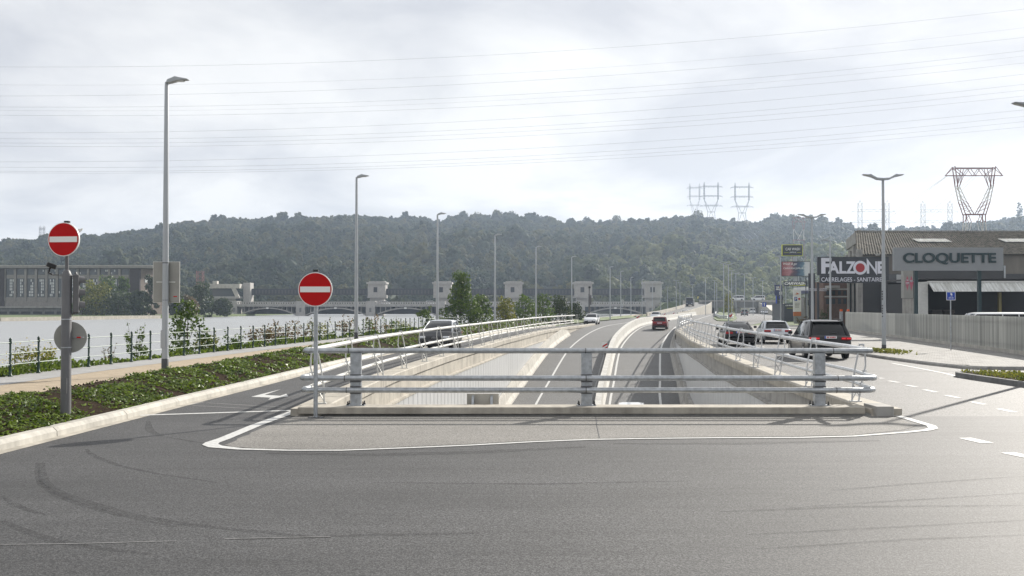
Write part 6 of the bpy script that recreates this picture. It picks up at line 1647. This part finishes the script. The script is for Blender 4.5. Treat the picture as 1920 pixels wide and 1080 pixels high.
_a = _t.nodes.new('ShaderNodeMath'); _a.operation = 'MULTIPLY_ADD'; _a.inputs[1].default_value = .35; _t.links.new(_n.outputs[0], _a.inputs[0])
_a2 = _t.nodes.new('ShaderNodeMath'); _a2.operation = 'SUBTRACT'; _a2.inputs[1].default_value = .17; _t.links.new(_s.outputs['X'], _a2.inputs[0]); _t.links.new(_a2.outputs[0], _a.inputs[2])
_r = _t.nodes.new('ShaderNodeValToRGB'); e = _r.color_ramp.elements; e[0].position = 0; e[0].color = (.20, .045, .05, 1); e[1].position = 1; e[1].color = (.55, .56, .58, 1)
for ps_, cl_ in ((.28, (.42, .2, .22, 1)), (.42, (.09, .05, .07, 1)), (.58, (.04, .07, .13, 1)), (.76, (.11, .19, .26, 1)), (.84, (.5, .52, .55, 1))):
    x_ = e.new(ps_); x_.color = cl_
_t.links.new(_a.outputs[0], _r.inputs[0]); _t.links.new(_r.outputs[0], _b.inputs['Base Color'])
SP('frame', 1465, 1519.5, 490, 518, 0, .25, m_dark, t); pn = SP('poster', 1466, 1518.5, 491, 517, -.05, -.01, m_poster, t)
TX('CARWASH JUPILLE', 1469, 1506, 501.5, 505.5, pn, m_white, .0, d=-.07); TX('Wash & go', 1469, 1494, 492.5, 498, pn, m_white, .0, d=-.07, lean=.4)
SP('support', 1497, 1499, 518.2, 576 + CAMH / q, .05, .2, m_galv, t)
Y = 188.0; q = Y / 2000
t = thing('car_wash_banner', 'narrow dark banner with slanted white letters and yellow underline', 'sign', ((1492 - 960) * q, Y, 0)); ox = t.location.x
pn = SP('panel', 1469.5, 1514, 527.5, 536.5, 0, .2, m_slate, t); TX('CARWASH', 1471, 1512, 528.8, 534, pn, m_white, .03, d=-.03, lean=.3)
poly([(1478, 536), (1511, 533.6), (1512, 535.2), (1480, 536.3)], 'underline', m_yel, pn, -.03)
for x in (1473, 1509): SP('post', x, x + 1.3, 536.6, 576 + CAMH / q, .05, .15, m_galv, t)
Y = 215.0; q = Y / 2000; m_navy = M('navy_sign', (0.02, 0.028, 0.10), .5)
t = thing('price_totem', 'navy filling station totem with black lower panel', 'sign', ((1461 - 960) * q, Y, 0)); ox = t.location.x
pn = SP('upper_panel', 1453.3, 1467, 534, 554, 0, .5, m_navy, t); lp = SP('lower_panel', 1457, 1468, 554.2, 588, .02, .5, m_dark, t); SP('blue_edge', 1455.5, 1456.9, 554.2, 588, .02, .5, m_blue, t)
SP('foot', 1457, 1467, 588.2, 576 + CAMH / q, .1, .4, m_dark, t)
TX('Q8', 1455, 1461, 537, 540.5, pn, m_white, .02, d=-.04); TX('easy', 1455, 1464, 541, 545, pn, m_white, .02, d=-.04, lean=.2)
disc(1.4 * q, .03, ((1463 - 960) * q - ox, -.04, CAMH - (538.5 - 576) * q), 0).build('orange_drop', M('orange_print', (0.6, .16, .01), .5), pn)
for x, y in ((1461, 548), (1464, 548), (1461, 551), (1464, 551)): SP('price_digit', x, x + 2.2, y - 1, y + 1.1, -.05, -.01, m_white, pn)
MB().tube([((1463 - 960) * q - ox + .25 * math.cos(R(a)), -.06, CAMH - (557.5 - 576) * q + .25 * math.sin(R(a))) for a in range(0, 361, 30)], .07, 5).build('ring_logo', m_blue, lp)
TX('DRINKS', 1459.5, 1466, 563, 564.2, lp, m_signback, .0, d=-.02)
Y = 150.0; q = Y / 2000
t = thing('parking_totem', 'white totem with blue parking square and orange foot', 'sign', ((1495 - 960) * q, Y, 0)); ox = t.location.x
pn = SP('panel', 1488, 1502, 542.5, 584.5, 0, .3, m_white, t); SP('orange_foot', 1488, 1502, 584.6, 592.5, 0, .3, M('orange_panel', (0.5, 0.16, 0.05), .5), t); SP('base', 1489, 1501, 592.6, 576 + CAMH / q, .05, .25, m_galv, t)
bs_ = SP('blue_square', 1489.5, 1494.5, 557, 564, -.03, -.005, m_blue, pn); TX('P', 1490.6, 1493.6, 558, 563, bs_, m_white, .02, d=-.06)
poly([(1496, 560.5), (1499, 557.8), (1499, 559.3), (1500.5, 559.3), (1500.5, 561.7), (1499, 561.7), (1499, 563.2)], 'red_arrow', m_red, pn, -.03)
poly([(1490, 551.5), (1494, 550.6), (1493, 548.4), (1499, 551.2), (1494, 552.2)], 'logo_swoosh', M('orange_swoosh', (0.55, 0.12, 0.03), .5), pn, -.03)
for y in (568, 570.5, 573, 575.5): SP('text_line', 1490.5, 1499.5 - (y % 2), y, y + .9, -.025, -.005, m_signback, pn)
# filling station canopy and wash hall
Y = 175.0; q = Y / 2000
t = thing('wash_hall', 'low dark car wash hall with pale canopy behind the totems', 'building', ((1500 - 960) * q, Y, 0)); ox = t.location.x
SP('hall', 1470, 1488, 569, 576 + CAMH / q, 0, 8, m_slate, t); SP('canopy', 1512, 1548, 538, 544, -2, 8, m_white, t); SP('canopy_band', 1512, 1548, 544.2, 550, -1.9, 7.9, m_navy, t)
for x in (1516, 1540): SP('canopy_column', x, x + 1.5, 550.2, 576 + CAMH / q, 1, 1.4, m_galv, t)
SP('kiosk', 1520, 1540, 558, 576 + CAMH / q, 4, 7.5, m_conc_gr, t); SP('kiosk_window', 1523, 1537, 562, 572, 3.9, 3.99, m_paned, t)
TX('CAR WASH', 1472.5, 1487, 571.5, 574, t, m_white, .02, d=-.06); SP('yellow_rule', 1475, 1487.5, 577.5, 578.2, -.05, -.005, m_yel, t)
# verge and hedges by the premises
o = MB().prism([(p.x, p.y) for p in [g(1456, 594), g(1470, 597.5), g(1512, 597), g(1512, 592), g(1462, 591)]], (0, 0, -.02), (1, 0, 0), (0, 1, 0), (0, 0, .15)).build('grass_verge', m_grassland); struct(o)
for px, Y, h, w, m_, lab in ((1525, 112, 1.0, 2.0, m_leaf_b, 'low reddish shrub left of the utility cabinet'), (1546, 112, 2.3, 1.6, m_leaf_d, 'dark shrub under the store sign'), (1507, 130, 1.1, 2.4, m_leaf_b, 'low reddish shrub at the foot of the vertical banner')):
    shrub('shrub', lab, Vector(((px - 960) / 2000 * Y, Y, 0)), h, w, m_, 350, .16, 'shrubs by the premises')
t = thing('vacuum_unit', 'rounded beige vacuum arm at the car wash entrance', 'vacuum unit', tuple(g(1462, 596)))
q = t.location.y / 2000
MB().tube([(0, 0, 0), (0, 0, 9 * q), (1.5 * q, 0, 14 * q), (5 * q, 0, 16 * q), (11 * q, 0, 15 * q)], [1.8 * q, 1.8 * q, 2 * q, 1.8 * q, 1.6 * q], 10).build('arm', M('beige_plastic', (.42, .38, .28), .5), t, smooth=True)
MB().span((-2.5 * q, -.3, 0), (2.5 * q, .3, .25)).build('foot', m_conc_gr, t)
# bollards before the ramp
for i, px in enumerate((1419, 1426, 1434, 1445, 1454)):
    b = g(px, 588.5); o = MB().lathe([(.12, 0), (.12, 1.3), (.06, 1.4)], n=8).build('bollard', m_polegrey, None, loc=tuple(b))
    tag(o, ['leftmost', 'second', 'middle', 'fourth', 'rightmost'][i] + ' of the five dark bollards at the foot of the right ramp', 'bollard', 'bollards before the ramp')
# ================================================================ haze
hz = MB().span((-3050, -1550, -7.5), (3050, 2450, 190)).build('haze', None); struct(hz, 'stuff')
m_haze = bpy.data.materials.new('haze_air'); m_haze.use_nodes = True
_t = m_haze.node_tree; _t.nodes.remove(_t.nodes['Principled BSDF'])
_v = _t.nodes.new('ShaderNodeVolumePrincipled'); _v.inputs['Color'].default_value = (0.66, 0.80, 1.0, 1); _v.inputs['Density'].default_value = 0.00018
_v.inputs['Anisotropy'].default_value = 0.38
_t.links.new(_v.outputs[0], _t.nodes['Material Output'].inputs['Volume'])
hz.data.materials.append(m_haze)
tag(hz, 'thin pale daylight haze over the whole valley', None, kind='stuff')
